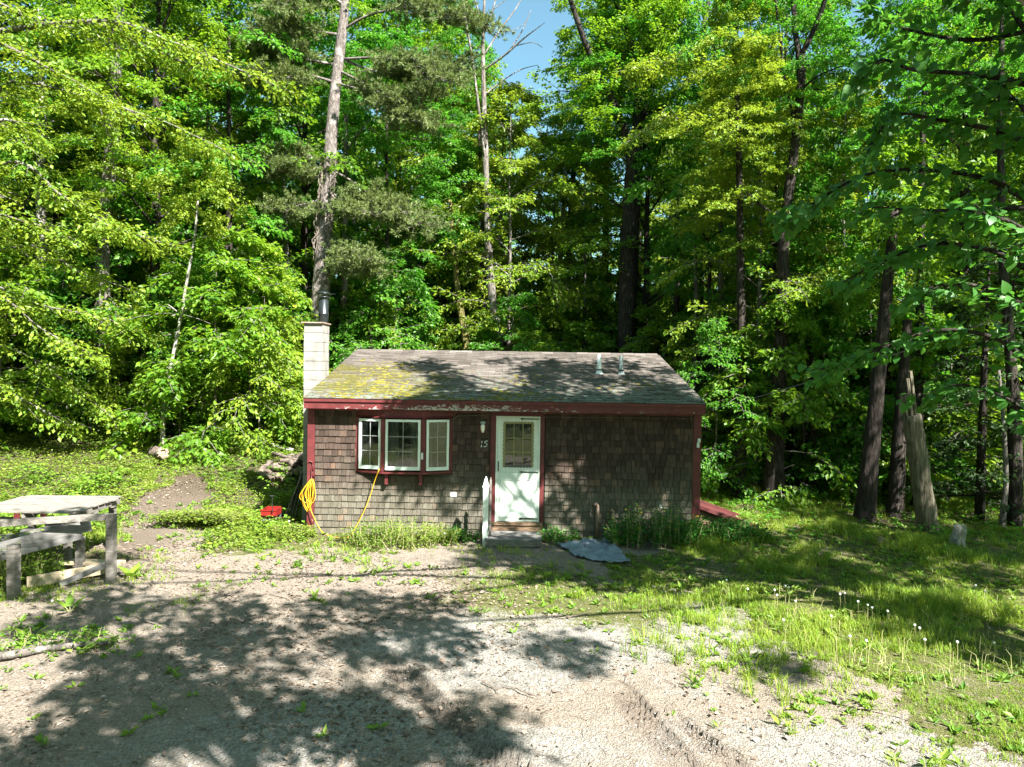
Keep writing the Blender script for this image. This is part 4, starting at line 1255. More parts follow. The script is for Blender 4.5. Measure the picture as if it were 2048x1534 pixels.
def grow(seed, H, lo, Rr, nlimb, twigs, per, ls, r0, prof=None, rise=.5, bare=False, lean=0.02, spread=.34):
    """One broadleaf tree standing at the origin: (bark MB for trunk and limbs, Leaves)."""
    g = np.random.default_rng(seed)
    B = MB(); L = Leaves()
    nz = 9
    zz = np.linspace(-.3, H, nz)
    wx = np.cumsum(g.normal(0, lean * H / nz, nz)); wy = np.cumsum(g.normal(0, lean * H / nz, nz)); wx -= wx[0]; wy -= wy[0]
    rad = r0 * np.clip(1 - zz / H * .93, .06, 1); rad[0] *= 1.35
    B.tube(np.stack([wx, wy, zz], 1), rad, 9, 0, .05, False, seed)
    def tr(z): return np.array([np.interp(z, zz, wx), np.interp(z, zz, wy), z])
    P0 = []; P1 = []
    for i in range(nlimb):
        q = (i + g.uniform(.1, .9)) / nlimb
        z = lo + (H - lo) * q
        az = i * 2.4 + g.uniform(-.5, .5)
        Rl = Rr * (prof(q) if prof else math.sin(PI * min(1, .18 + .82 * q) ** .9) * .85 + .25) * g.uniform(.65, 1.15)
        el = rise * g.uniform(.5, 1.3) * (1 + .6 * q)
        d0 = np.array([math.cos(az) * math.cos(el), math.sin(az) * math.cos(el), math.sin(el)])
        b0 = tr(z)
        pts = [b0]
        d = d0.copy()
        for k in range(5):
            d = nrm(d + np.array([0, 0, -.13 * (k + .3)]) * (1.0 if rise < .7 else .5) + g.normal(0, .08, 3))
            pts.append(pts[-1] + d * Rl / 5)
        pts = np.array(pts)
        rl = max(.008, r0 * .32 * (1 - .75 * q))
        B.tube(pts, np.linspace(rl, rl * .2, 6), 5, 0, 0, False)
        for k in range(twigs):
            s = .25 + .75 * (k + g.uniform(0, 1)) / twigs
            f = s * 5; a = min(int(f), 4)
            b = pts[a] + (pts[a + 1] - pts[a]) * (f - a)
            dl = nrm(pts[a + 1] - pts[a])
            sd = nrm(np.cross(dl, [0, 0, 1.0])) * (1 if k % 2 else -1)
            td = nrm(dl * .8 + sd * g.uniform(.5, 1.1) + np.array([0, 0, g.uniform(-.15, .2)]))
            ln = Rl * .42 * (1.1 - .5 * s) * g.uniform(.7, 1.2) + .25
            P0.append(b); P1.append(b + td * ln)
        P0.append(pts[4]); P1.append(pts[5] + (pts[5] - pts[4]) * .5)
    P0 = np.array(P0); P1 = np.array(P1)
    tw = MB()
    for a, b in zip(P0, P1):
        B.tube([a, (a + b) / 2 + [0, 0, .03], b], [.012, .008, .004], 3, 0, 0, False)
    if not bare:
        sprays(g, L, P0, P1, per, spread, ls)
    return B, L

# prototypes (bark mesh, crown mesh)
def proto(seed, m_bark, m_leaf, **kw):
    B, L = grow(seed, **kw)
    return B.mesh('tree_trunk', M[m_bark], True), L.mesh('tree_crown', M[m_leaf]), kw['H']
tall = [proto(101, 'bark_dark', 'maple', H=19, lo=5.0, Rr=3.4, nlimb=40, twigs=6, per=84, ls=.135, r0=.19),
        proto(102, 'bark', 'beech', H=17, lo=3.5, Rr=3.0, nlimb=38, twigs=6, per=84, ls=.13, r0=.15),
        proto(103, 'bark_dark', 'maple', H=21, lo=6.0, Rr=3.6, nlimb=42, twigs=6, per=84, ls=.135, r0=.22, rise=.75),
        proto(104, 'bark', 'lime', H=14, lo=2.5, Rr=2.8, nlimb=34, twigs=6, per=80, ls=.13, r0=.12),
        proto(105, 'bark_dark', 'beech', H=16, lo=4.5, Rr=2.6, nlimb=30, twigs=5, per=80, ls=.13, r0=.14)]
young = [proto(201, 'bark', 'maple', H=5.0, lo=.5, Rr=1.8, nlimb=20, twigs=5, per=62, ls=.125, r0=.035, rise=.3),
         proto(202, 'bark', 'lime', H=4.2, lo=.4, Rr=1.7, nlimb=18, twigs=5, per=62, ls=.125, r0=.03, rise=.25),
         proto(203, 'bark', 'beech', H=6.5, lo=.7, Rr=1.9, nlimb=24, twigs=5, per=62, ls=.125, r0=.04, rise=.25),
         proto(204, 'bark', 'maple', H=3.0, lo=.25, Rr=1.4, nlimb=14, twigs=5, per=60, ls=.125, r0=.02, rise=.3)]

def plant(pr, name, loc, rz, sc, label, cat, group, sxy=1.0):
    e = empty(name, loc, label, cat, group, rz)
    e.scale = (sc * sxy, sc * sxy, sc)
    link('trunk', pr[0], e); link('crown', pr[1], e)
    return e

# ------------------------------------------------------------------ forest: filler trees and saplings
g = np.random.default_rng(515)
placed = []
FILL = []
SIGHT = ((206, 22), (76, 22.5), (360, 19.8), (570, 25.5), (690, 26), (640, 24.2), (978, 26.5), (1258, 25), (915, 27), (1122, 30), (1350, 24.5), (1482, 18), (1556, 17.5), (1628, 18.2), (1745, 15.6), (1838, 17), (2015, 15), (874, 29), (1236, 29))
def in_sight(x, y, hw=42):
    px = 1024 + x / y * FPX
    return any(abs(px - a) < hw and y < Y for (a, Y) in SIGHT)
def free(x, y, dmin):
    if in_sight(x, y): return False
    for (a, b, _) in placed:
        if (a - x) ** 2 + (b - y) ** 2 < dmin ** 2: return False
    return True
def gap_limit(x, y, Rc):
    """Tallest a tree may be here so that the patches of open sky stay open."""
    lim = 99
    for (px, py, hw) in ((1035, 30, 58), (1545, 40, 30), (1715, 40, 20)):
        X = (px - 1024) / FPX * y
        if abs(x - X) < (hw / FPX * y + Rc * .75):
            lim = min(lim, at(px, py + 60 + (30 if py > 200 else 60), y).z - hz(x, y))
    return lim
GL = 'leafy forest trees in the woods around the cabin'
regions = [  # x0, x1, y0, y1, dmin, n
    (-26, -9.5, 22, 30, 2.3, 20, 'leafy green tree in the sunlit woods left of the cabin'),
    (-9, 6, 25.5, 33, 2.3, 18, 'leafy green tree in the woods behind the cabin'),
    (6.5, 24, 19, 25, 2.5, 8, 'shaded leafy tree in the dark woods right of the cabin'),
    (-34, 34, 31, 52, 2.9, 64, 'distant leafy tree standing deep in the woods')]
for (x0, x1, y0, y1, dm, n, lab) in regions:
    k = tries = 0
    while k < n and tries < 4000:
        tries += 1
        x, y = g.uniform(x0, x1), g.uniform(y0, y1)
        if abs(x) > .80 * y + 3: continue
        if 8.5 < x < 21 and 24.5 < y < 37: continue
        if not free(x, y, dm): continue
        i = int(g.integers(0, 5))
        pr = tall[i]
        sc = g.uniform(.85, 1.2)
        lim = gap_limit(x, y, 3.0)
        if pr[2] * sc > lim:
            if lim < 6: continue
            i = 3; pr = tall[3]; sc = min(sc, lim / pr[2])
            if sc < .5: continue
        placed.append((x, y, 1)); k += 1
        FILL.append((plant(pr, 'forest_tree', (x, y, hz(x, y) - .1), g.uniform(0, 6.28), sc, lab, 'tree', GL), x, y, i, sc, 'tree'))
# edge trees right of the frame and shading the right-hand woods
for (x, y, i) in ((15.5, 7.5, 1), (19, 12, 2)):
    plant(tall[i], 'forest_tree', (x, y, hz(x, y) - .1), g.uniform(0, 6), g.uniform(.9, 1.05), 'tall leafy tree at the right edge of the clearing', 'tree', 'trees along the right edge of the clearing')
# unseen trees added behind the viewer and beside the drive to dim sky light
k = 0
for (x0, x1, y0, y1, n, H_) in ((-24, -12.5, -14, 13.5, 16, 17), (-14, 2.5, -20, -9.5, 14, 17), (3, 30, -34, -18, 16, 15), (21, 32, -14, 9, 9, 15)):
    kk = tries = 0
    while kk < n and tries < 800:
        tries += 1
        x, y = g.uniform(x0, x1), g.uniform(y0, y1)
        if not free(x, y, 2.6) or (y > 0 and abs(x) < .74 * y + 3.6): continue
        i = int(g.integers(0, 5))
        placed.append((x, y, 1)); kk += 1
        plant(tall[i], 'forest_tree', (x, y, -.1), g.uniform(0, 6.28), H_ / tall[i][2] * g.uniform(.85, 1.1), 'unseen tree added behind the viewer to dim the sky light' if y < -8 else 'unseen tree added beside the drive to dim the sky light', 'tree', 'added unseen trees behind the viewer' if y < -8 else 'added unseen trees beside the drive', 1.15)
k = tries = 0
while k < 16 and tries < 900:
    tries += 1
    x, y = g.uniform(5.8, 19), g.uniform(18.5, 28)
    if abs(x) > .74 * y or not free(x, y, 1.2): continue
    placed.append((x, y, 1)); k += 1
    FILL.append((plant(tall[4 if k % 2 else 0], 'slim_dark_tree', (x, y, hz(x, y) - .1), g.uniform(0, 6.28), g.uniform(.95, 1.15), '', 'tree', '', .62), x, y, 4, 1, 'tree'))
yregions = [
    (-20, -6.4, 20.5, 25.5, 1.15, 46, 'sunlit young maple in the thicket left of the cabin', 'saplings left of the cabin', (.75, 1.3)),
    (-7.5, 5.5, 24.0, 28.5, 1.05, 38, 'young leafy sapling in the thicket behind the cabin', 'saplings behind the cabin', (.8, 1.3)),
    (4.8, 19, 17.2, 27, 1.25, 40, 'shaded young sapling among the dark trunks right of the cabin', 'saplings right of the cabin', (.5, 1.1)),
    (-24, 26, 27, 42, 1.7, 70, 'young sapling standing between trees deep in the woods', 'saplings deep in the woods', (1.0, 1.7))]
for (x0, x1, y0, y1, dm, n, lab, grp, (s0, s1)) in yregions:
    k = tries = 0
    while k < n and tries < 3000:
        tries += 1
        x, y = g.uniform(x0, x1), g.uniform(y0, y1)
        if abs(x) > .76 * y + 2: continue
        if 9 < x < 20 and 25 < y < 34: continue
        if -5.8 < x < 5.2 and y < 24.5: continue
        if not free(x, y, dm): continue
        placed.append((x, y, 0)); k += 1
        i = int(g.choice([0, 1, 2, 3], p=[.3, .3, .2, .2] if x < -5 else [.4, .12, .33, .15]))
        sc = g.uniform(s0, s1)
        FILL.append((plant(young[i], 'sapling', (x, y, hz(x, y) - .05), g.uniform(0, 6.28), sc, lab, 'sapling', grp, g.uniform(.9, 1.25)), x, y, i, sc * young[i][2], 'sapling'))

LAND = ((110, 'by the lichened trunk at the far left'), (300, 'around the tall patchy trunk left of the cabin'), (470, 'around the pale leaning sapling trunk'), (630, 'between the leaning sapling and the chimney'), (800, 'behind the chimney end of the roof'),
        (960, 'behind the roof left of the bare tree'), (1130, 'behind the roof between bare tree and pale trunk'), (1330, 'behind the roof around the large forked maple'), (1470, 'behind the right end of the roof'), (1600, 'around the two sun flecked trunks right of the cabin'),
        (1760, 'around the thin black trunks right of the cabin'), (1930, 'behind the broad dark trunk and broken snag'), (9999, 'behind the slender trunks at the right edge'))
for (e, x, y, i, sc, kind) in FILL:
    px = 1024 + x / y * FPX
    land = next(l for (b, l) in LAND if px < b)
    if kind == 'tree':
        look = ('deep green', 'fresh green', 'tall dark green', 'yellow green', 'slim mid green')[i] + ' leafy tree'
        if y > 36: look = 'distant ' + look
        if e.name.startswith('slim_dark'): look = 'slim dark trunked tree'
    else:
        look = ('short ' if sc < 3.5 else 'high ' if sc > 6 else '') + ('mid green', 'yellow green', 'fresh green', 'bushy green')[i] + ' sapling'
        if y > 29: look = 'distant ' + look
    e['label'] = look + ' ' + land
    e['group'] = ('trees ' if kind == 'tree' else 'saplings ') + land

# far woods: one mass of foliage that closes the view between the trunks
L = Leaves()
g = np.random.default_rng(9)
n = 52000
x = g.uniform(-75, 75, n); y = g.uniform(52, 74, n)
top = 15 + 6 * fbm(x * .12, y * .12, 5, 3) - 6.5 * np.exp(-((x / y * FPX - 10) / 70) ** 2)
z = hgt(x, y) + g.uniform(0, 1, n) ** .8 * top
keep = fbm(x * .35, z * .5, 31, 3) + fbm(y * .4, z * .4, 3, 2) * .5 > -.25
p = np.stack([x, y, z], 1)[keep]
L.add(p, g.normal(0, 1, p.shape) * [1, 1, .5] + [0, 0, -.3], g.normal(0, .6, p.shape) + [0, 0, 1], .62, .8)
tag(link('far_woods', L.mesh('far_woods', M['maple'])), 'distant mass of green foliage closing the woods behind the trees', None, None, 'stuff')

# ------------------------------------------------------------------ the trees one can tell apart
def pix_path(pts, Y, dy=0.0):
    return [at(px, py, Y + dy * i) for i, (px, py) in enumerate(pts)]
def named_tree(name, label, pts, widths, Y, mat, base=None, limbs=(), crown=None, seed=0, cat='tree', wob=.06, n=12, extra=None):
    """Trunk along photo pixels at depth Y; widths in photo pixels; crown = (prototype, z, scale, rz)."""
    P = pix_path(pts, Y)
    b = P[0]
    gx = Vector((b.x, b.y, hz(b.x, b.y)))
    root = empty(name, gx, label, cat)
    r = [max(.006, w_ * Y / FPX / 2) for w_ in widths]
    if b.z > gx.z + .05:
        P = [Vector((b.x + (b.x - P[1].x) * .1, b.y, gx.z - .15))] + P; r = [r[0] * 1.15] + r
    else:
        P[0] = Vector((b.x, b.y, gx.z - .15))
    # finer sampling
    SP = smooth_path(P, 5); SR = np.interp(np.linspace(0, len(P) - 1, len(SP)), np.arange(len(P)), r)
    tb_ = MB().tube(SP, SR, n, 0, wob, True, seed + 7)
    tr = tb_.build('trunk', M[mat], root, True)
    for (lp, lw, dd) in limbs:
        q = [at(px, py, Y + dd * i / max(1, len(lp) - 1)) for i, (px, py) in enumerate(lp)]
        sp = smooth_path(q, 5)
        lr = np.interp(np.linspace(0, len(q) - 1, len(sp)), np.arange(len(q)), [w_ * Y / FPX / 2 for w_ in lw])
        MB().tube(sp, lr, 8, 0, .04, True, seed).build('limb', M[mat], root, True)
    for c in (crown or ()):
        pr, cpx, cpy, sc, rz, flat = c
        q = at(cpx, cpy, Y)
        o_ = link('crown', pr[1], root, (q.x - gx.x, q.y - gx.y + .2, q.z - gx.z), (0, 0, rz), (sc, sc, sc * flat))
    return root

T0, T1, T2, T3, T4 = tall
Y0, Y1, Y2, Y3 = young
def cr(pr, px, py, sc=.8, rz=0, flat=1.0):
    return (pr, px, py, sc, rz, flat)
pine = named_tree('pine_tree', 'tall pale barked pine rising behind the chimney', [(636, 700), (640, 600), (646, 500), (654, 400), (660, 300), (670, 180), (682, 80), (690, 0), (698, -160)], [38, 36, 33, 29, 26, 22, 20, 18, 12], 24.2, 'bark_pine', seed=1, n=14, wob=.04)
dead = named_tree('bare_tree', 'slender pale tree with bare leafless branches against the sky gap', [(1000, 700), (985, 600), (978, 500), (974, 420), (971, 300), (968, 200), (966, 80), (972, -60)], [18, 17, 15, 13, 12, 10, 7, 3], 26.5, 'bark', seed=2,
    limbs=[([(972, 330), (960, 240), (946, 130), (930, 30), (920, -60)], [7, 6, 5, 4, 2], -1), ([(968, 140), (1010, 110), (1050, 75), (1090, 45)], [5, 4, 3, 1], -1), ([(968, 110), (1000, 60), (1030, 20), (1052, -20)], [4, 3, 2.5, 1.5], 1),
           ([(967, 70), (985, 20), (1000, -30)], [4, 3, 2], 0), ([(968, 190), (1000, 165), (1040, 140), (1075, 130)], [3.5, 2.5, 2, 1], 1), ([(967, 60), (950, 0), (940, -40)], [4, 3, 2], 0), ([(1015, 108), (1045, 60), (1062, 20)], [2.5, 2, 1], 0), ([(1010, 165), (1040, 175), (1062, 200)], [2, 1.5, 1], 0),
           ([(1030, 92), (1065, 85), (1085, 95)], [2, 1.5, 1], 0), ([(1000, 62), (1030, 60), (1055, 40)], [2, 1.5, .8], 0), ([(969, 230), (1005, 215), (1045, 195)], [3, 2, 1], 0), ([(985, 20), (1010, 0), (1030, -30)], [2, 1.5, 1], 0)])
named_tree('dark_tree', 'dark straight trunk standing beside the slender bare tree', [(963, 700), (964, 600), (966, 500), (964, 400), (958, 260)], [18, 15, 12, 10, 6], 28, 'bark_dark', crown=[cr(T1, 915, 420, .52, 1)])
big = named_tree('maple_tree', 'large maple forking into several limbs behind the right half of the roof', [(1252, 720), (1254, 600), (1260, 450), (1267, 340), (1273, 290)], [38, 36, 34, 34, 36], 25, 'bark_dark', seed=4, n=14,
    limbs=[([(1266, 330), (1248, 260), (1225, 200), (1195, 140), (1165, 70), (1135, -20)], [18, 16, 14, 12, 11, 9], -.6), ([(1272, 300), (1275, 230), (1274, 160), (1258, 80), (1225, -20)], [20, 17, 15, 13, 10], .4),
           ([(1280, 300), (1290, 200), (1284, 100), (1268, -20)], [17, 13, 10, 8], 1.0), ([(1288, 290), (1305, 235), (1340, 200), (1372, 172)], [15, 12, 9, 5], -1.2), ([(1294, 260), (1292, 215), (1300, 150), (1330, 60), (1360, -20)], [9, 8, 7, 6, 4], .8), ([(1372, 175), (1395, 110), (1412, 30), (1425, -40)], [11, 10, 8, 6], .5)],
    crown=[cr(T2, 1225, 560, .72, 0, .9), cr(T0, 1270, 330, .62, 2, .8), cr(T1, 1230, 420, .65, 4, .7)])
named_tree('forest_trunk_tree', 'tall patchy sunlit trunk standing in the left woods', [(203, 880), (204, 780), (206, 640), (206, 500), (216, 380), (226, 250), (234, 120), (241, -60)], [40, 32, 28, 25, 24, 22, 20, 17], 22, 'bark', seed=5, crown=[cr(T0, 236, 470, .75, 1), cr(T3, 215, 520, .6, 2, .8)])
named_tree('lichened_tree', 'lichen spotted slender trunk at the far left woods edge', [(70, 900), (76, 800), (84, 600), (80, 400), (82, 200), (80, -40)], [26, 18, 16, 14, 12, 9], 22.5, 'bark_pale', seed=6, crown=[cr(T1, 80, 520, .8, 3)])
named_tree('leaning_sapling', 'thin pale leaning sapling trunk in the sunlit left thicket', [(326, 825), (336, 760), (348, 700), (360, 640), (374, 560), (388, 480), (396, 400)], [8, 7, 6.5, 6, 5, 4, 3], 19.8, 'bark_pale', seed=7, limbs=[([(345, 632), (365, 625), (385, 612)], [4, 3, 2], 0), ([(362, 630), (340, 612), (330, 608)], [3, 2, 1], 0)], crown=[cr(Y1, 392, 470, .7, 1)], cat='sapling')
named_tree('slim_tree', 'slim mottled trunk between the leaning sapling and the pine', [(568, 760), (570, 600), (572, 480), (566, 360), (560, 200)], [13, 11, 10, 9, 7], 25.5, 'bark', seed=8, crown=[cr(T1, 566, 480, .7, 5)])
named_tree('slim_tree', 'slim trunk with one curved dead branch right of the chimney', [(690, 740), (688, 620), (691, 500), (690, 380), (693, 230)], [15, 14, 12, 11, 8], 26, 'bark', seed=9, limbs=[([(690, 668), (684, 645), (670, 628), (660, 624)], [3, 2.5, 2, 1.5], -.5), ([(695, 300), (715, 270), (738, 240)], [5, 4, 3], -.5)], crown=[cr(T4, 700, 470, .7, 2)])
named_tree('dark_tree', 'thin dark trunk behind the roof left of the mossy trunk', [(886, 700), (876, 600), (872, 500), (868, 400)], [15, 13, 11, 8], 29, 'bark_dark', seed=10, crown=[cr(T1, 868, 470, .75, 0)])
named_tree('mossy_tree', 'moss covered trunk leaning left behind the roof ridge', [(934, 710), (924, 640), (914, 570), (908, 500), (900, 400)], [15, 13, 11, 9, 6], 27, 'bark_moss', seed=11, crown=[cr(Y2, 900, 520, .8, 0)])
named_tree('pale_tree', 'pale sunlit trunk seen between leaves behind the roof', [(1104, 700), (1112, 600), (1120, 520), (1126, 440), (1130, 330)], [13, 12, 11, 9, 7], 30, 'bark_pale', seed=12, crown=[cr(T4, 1150, 470, .6, 1, .65)])
named_tree('dark_tree', 'dark trunk just right of the pale sunlit trunk behind the roof', [(1128, 700), (1134, 600), (1138, 520), (1142, 420), (1150, 300)], [16, 15, 13, 11, 8], 31.5, 'bark_dark', seed=13, crown=[cr(T0, 1170, 470, .6, 1, .65)])
named_tree('dark_tree', 'dark thin trunk close to the left of the large forked maple', [(1222, 710), (1236, 620), (1243, 540), (1246, 450)], [18, 15, 12, 10], 29, 'bark_dark', seed=14, crown=[cr(T2, 1240, 540, .6, 4)])
named_tree('slim_tree', 'slim trunk rising behind the right end of the roof ridge', [(1342, 770), (1348, 680), (1354, 580), (1352, 480), (1356, 380)], [16, 13, 12, 10, 8], 24.5, 'bark_dark', seed=15, crown=[cr(T4, 1356, 500, .7, 3)])
named_tree('slim_tree', 'very thin trunk right of the slim trunk by the roof ridge end', [(1388, 800), (1391, 680), (1392, 580), (1388, 440)], [9, 8, 8, 6], 23, 'bark', seed=16, crown=[cr(Y2, 1388, 560, 1.0, 3)])
named_tree('straight_tree', 'straight sun flecked trunk nearest the right gable of the cabin', [(1476, 985), (1480, 880), (1484, 760), (1482, 640), (1480, 480), (1478, 330), (1474, 180)], [28, 24, 20, 17, 14, 12, 9], 18, 'bark_dark', seed=17, crown=[cr(T3, 1478, 560, .6, 2, .9)])
named_tree('fork_top_tree', 'tall trunk with forked top against sky right of the straight trunk', [(1546, 975), (1550, 880), (1556, 760), (1564, 620), (1566, 500), (1572, 420), (1588, 300), (1600, 180), (1602, 110)], [44, 32, 28, 25, 22, 20, 18, 17, 17], 17.5, 'bark_dark', seed=18, n=14,
    limbs=[([(1601, 120), (1590, 60), (1585, -40)], [12, 11, 9], .4), ([(1603, 110), (1630, 55), (1650, 0), (1660, -50)], [12, 10, 9, 8], -.6), ([(1592, 260), (1570, 160), (1560, 80), (1548, -30)], [6, 5, 5, 4], .5), ([(1568, 450), (1540, 425), (1515, 405), (1490, 380)], [9, 7, 5, 3], -.4), ([(1600, 180), (1640, 150), (1690, 130)], [5, 4, 2], -.8)],
    crown=[cr(T1, 1600, 330, .5, 2, .8), cr(T3, 1500, 420, .42, 0, .7)])
named_tree('slim_tree', 'twisted thin trunk with a pale looping root between two right trunks', [(1612, 990), (1606, 920), (1612, 860), (1618, 780), (1614, 680)], [14, 11, 10, 9, 6], 18.5, 'bark_dark', seed=19, limbs=[([(1605, 940), (1617, 915), (1618, 880), (1608, 868)], [3, 3, 2, 2], -.4), ([(1610, 955), (1625, 985), (1640, 1000)], [4, 3, 3], -.5)])
named_tree('slim_tree', 'thin straight black trunk left of the broad dark trunk', [(1630, 1010), (1628, 920), (1626, 820), (1622, 700), (1620, 560)], [16, 13, 12, 10, 8], 18.2, 'bark_dark', seed=20, crown=[cr(Y2, 1622, 700, .8, 3)])
named_tree('broad_dark_tree', 'broad black trunk with rough bark in the right woods edge', [(1726, 1068), (1732, 1000), (1742, 900), (1752, 800), (1762, 700), (1775, 560), (1790, 420)], [46, 38, 32, 28, 25, 21, 16], 15.6, 'bark_dark', seed=21, n=14, crown=[cr(T4, 1785, 430, .45, 3, .8)])
named_tree('dark_tree', 'dark leaning trunk directly behind the broken pale snag', [(1786, 1075), (1792, 980), (1798, 880), (1806, 760), (1815, 640)], [34, 30, 26, 21, 16], 16, 'bark_dark', seed=22, crown=[cr(Y0, 1815, 660, .9, 1)])
named_tree('slim_dark_tree', 'straight slim black trunk rising above the broken snag', [(1830, 1060), (1835, 900), (1838, 760), (1840, 600), (1842, 440), (1845, 280), (1852, 120)], [22, 19, 17, 16, 14, 12, 8], 17, 'bark_dark', seed=23, crown=[cr(T4, 1850, 420, .5, 3)])
named_tree('edge_tree', 'slender dark trunk near the right edge of the view', [(2026, 1105), (2030, 960), (2028, 820), (2018, 680), (2006, 520), (2001, 300), (2002, 150), (2006, -40)], [30, 26, 22, 18, 14, 12, 10, 7], 15, 'bark_dark', seed=24, crown=[cr(T4, 2005, 400, .45, 3)], limbs=[([(2022, 740), (2010, 640), (2030, 560), (2050, 520)], [5, 5, 4, 3], -.3)])
named_tree('edge_tree', 'thin mottled trunk leaning beside the slender edge trunk', [(2004, 1090), (2006, 1030), (2012, 960), (2008, 860), (1998, 740)], [14, 12, 10, 8, 5], 14.9, 'bark', seed=25, cat='tree')
# broken snag
sp = pix_path([(1858, 1085), (1852, 1030), (1843, 970), (1834, 900), (1822, 830)], 14.3)
gp = Vector((sp[0].x, sp[0].y, hz(sp[0].x, sp[0].y)))
sp[0] = Vector((sp[0].x, sp[0].y, gp.z - .1))
sn = empty('broken_snag', gp, 'leaning broken pale snag with stripped bark at the right woods edge', 'dead tree')
SPp = smooth_path(sp, 5)
MB().tube(SPp, np.linspace(.175, .155, len(SPp)), 16, 0, .10, True, 4).build('trunk', M['snag'], sn, True)
q = sp[-1]
g = np.random.default_rng(4)
for k in range(7):
    a = k * .9
    b0 = q + V3(.10 * math.cos(a), .10 * math.sin(a), -.06)
    hgt_ = [.95, .7, .3, .45, .25, .8, .5][k]
    MB().beam(b0, b0 + V3(-.14 * hgt_ + .02 * g.normal(), .02 * g.normal(), hgt_), .075, .05).build('splinter', M['snag'], sn)
# pale stump
p = ground(1914, 1092)
o = MB().tube([(p.x, p.y, p.z - .1), (p.x - .02, p.y, p.z + .1), (p.x + .02, p.y, p.z + .28), (p.x + .04, p.y, p.z + .4)], [.17, .13, .12, .10], 12, 0, .1, True, 8).build('tree_stump', M['bark_pale'], None, True)
tag(o, 'short pale stump with dark spots right of the leaning snag', 'stump')

# pine boughs, dead-twig tangle
def needle_tufts(g, L, P, D, ln):
    """A fan of needles at every point P, spreading round the twig direction D."""
    m = 30
    c = np.repeat(P, m, 0); d0 = np.repeat(nrm(D), m, 0)
    d = d0 * .75 + g.normal(0, .55, c.shape) + [0, 0, .18]
    c = c + d0 * g.uniform(-.05, .03, (len(c), 1))
    L.add(c, d, g.normal(0, 1, c.shape), ln * g.uniform(.7, 1.2, len(c)), .075)
L = Leaves(); B = MB()
g = np.random.default_rng(31)
PB = [([(662, 340), (700, 360), (750, 395), (800, 420), (842, 455)], -1.2, (745, 850)), ([(690, 120), (740, 140), (800, 150), (860, 140), (920, 120)], -1.0, None), ([(688, 118), (760, 116), (840, 130), (900, 165)], -2.0, None),
      ([(684, 60), (740, 30), (820, 15), (900, 30), (980, 50)], -1.5, None), ([(680, 70), (620, 60), (560, 50), (520, 90)], -1.5, None), ([(672, 130), (620, 120), (570, 110), (540, 100)], -1.0, None), ([(688, 10), (640, -20), (590, -10), (560, 20)], -2.0, None),
      ([(690, 0), (760, -20), (850, -10), (930, -30)], -1, None), ([(668, 165), (720, 178), (790, 190), (850, 200)], -1.4, None), ([(650, 320), (610, 310), (570, 312), (530, 330)], -1.2, None), ([(655, 330), (600, 345), (560, 345)], -.8, None),
      ([(660, 500), (690, 520), (730, 540)], -1.0, None), ([(655, 470), (700, 505), (745, 520)], -1.6, None), ([(640, 400), (600, 410), (560, 425)], -.8, None), ([(655, 380), (700, 410), (740, 425)], -1.4, None), ([(676, 140), (740, 175), (800, 230), (850, 245)], -1.6, None), ([(672, 165), (610, 150), (550, 160), (510, 150)], -2, None)]
for (pp, dd, _) in PB:
    q = [at(px, py, 24.2 + dd * i / (len(pp) - 1)) for i, (px, py) in enumerate(pp)]
    s = smooth_path(q, 8)
    B.tube(s, np.linspace(.05, .012, len(s)), 6)
    s = np.array(s)
    k0 = int(len(s) * .42)
    core = s[k0:]
    tw = []; tdv = []
    for c in core:
        for j in range(5):
            e = c + np.array([g.normal() * .48, g.normal() * .38, g.normal() * .15 + .02])
            B.tube([c, e], [.010, .005], 3)
            sdv = np.cross(nrm(e - c), [0, 0, 1.0])
            for t in (.45, .7, .95):
                b_ = c + (e - c) * t
                for sg in ((-1, 1) if t < .9 else (0,)):
                    f_ = b_ + nrm((e - c) * .9 + sdv * sg * .4) * .16 + [0, 0, g.normal() * .05]
                    if sg: B.tube([b_, f_], [.005, .003], 3, cap=False)
                    tw.append(f_); tdv.append(f_ - b_ if sg else e - c)
    needle_tufts(g, L, np.array(tw), np.array(tdv), .15)
B.build('pine_branches', M['bark_pine'], pine, True)
me = L.mesh('pine_needles', M['pine']); me.transform(Matrix.Translation(-Vector(pine.location)))
link('needles', me, pine)
B = MB()
for k in range(46):
    t0 = g.uniform(0, .75)
    sgn = g.choice([-1, 1])
    pts = []
    for t in np.linspace(t0, min(1, t0 + g.uniform(.12, .4)), 6):
        px = np.interp(t, [0, 1], [659, 641]); py = np.interp(t, [0, 1], [300, 520])
        pts.append(at(px + sgn * g.uniform(8, 17) + g.normal() * 2.0, py, 24.2 - .35 + g.normal() * .04))
    B.tube(smooth_path(pts, 3), .011, 4)
B.build('dead_vine', M['twig'], pine)

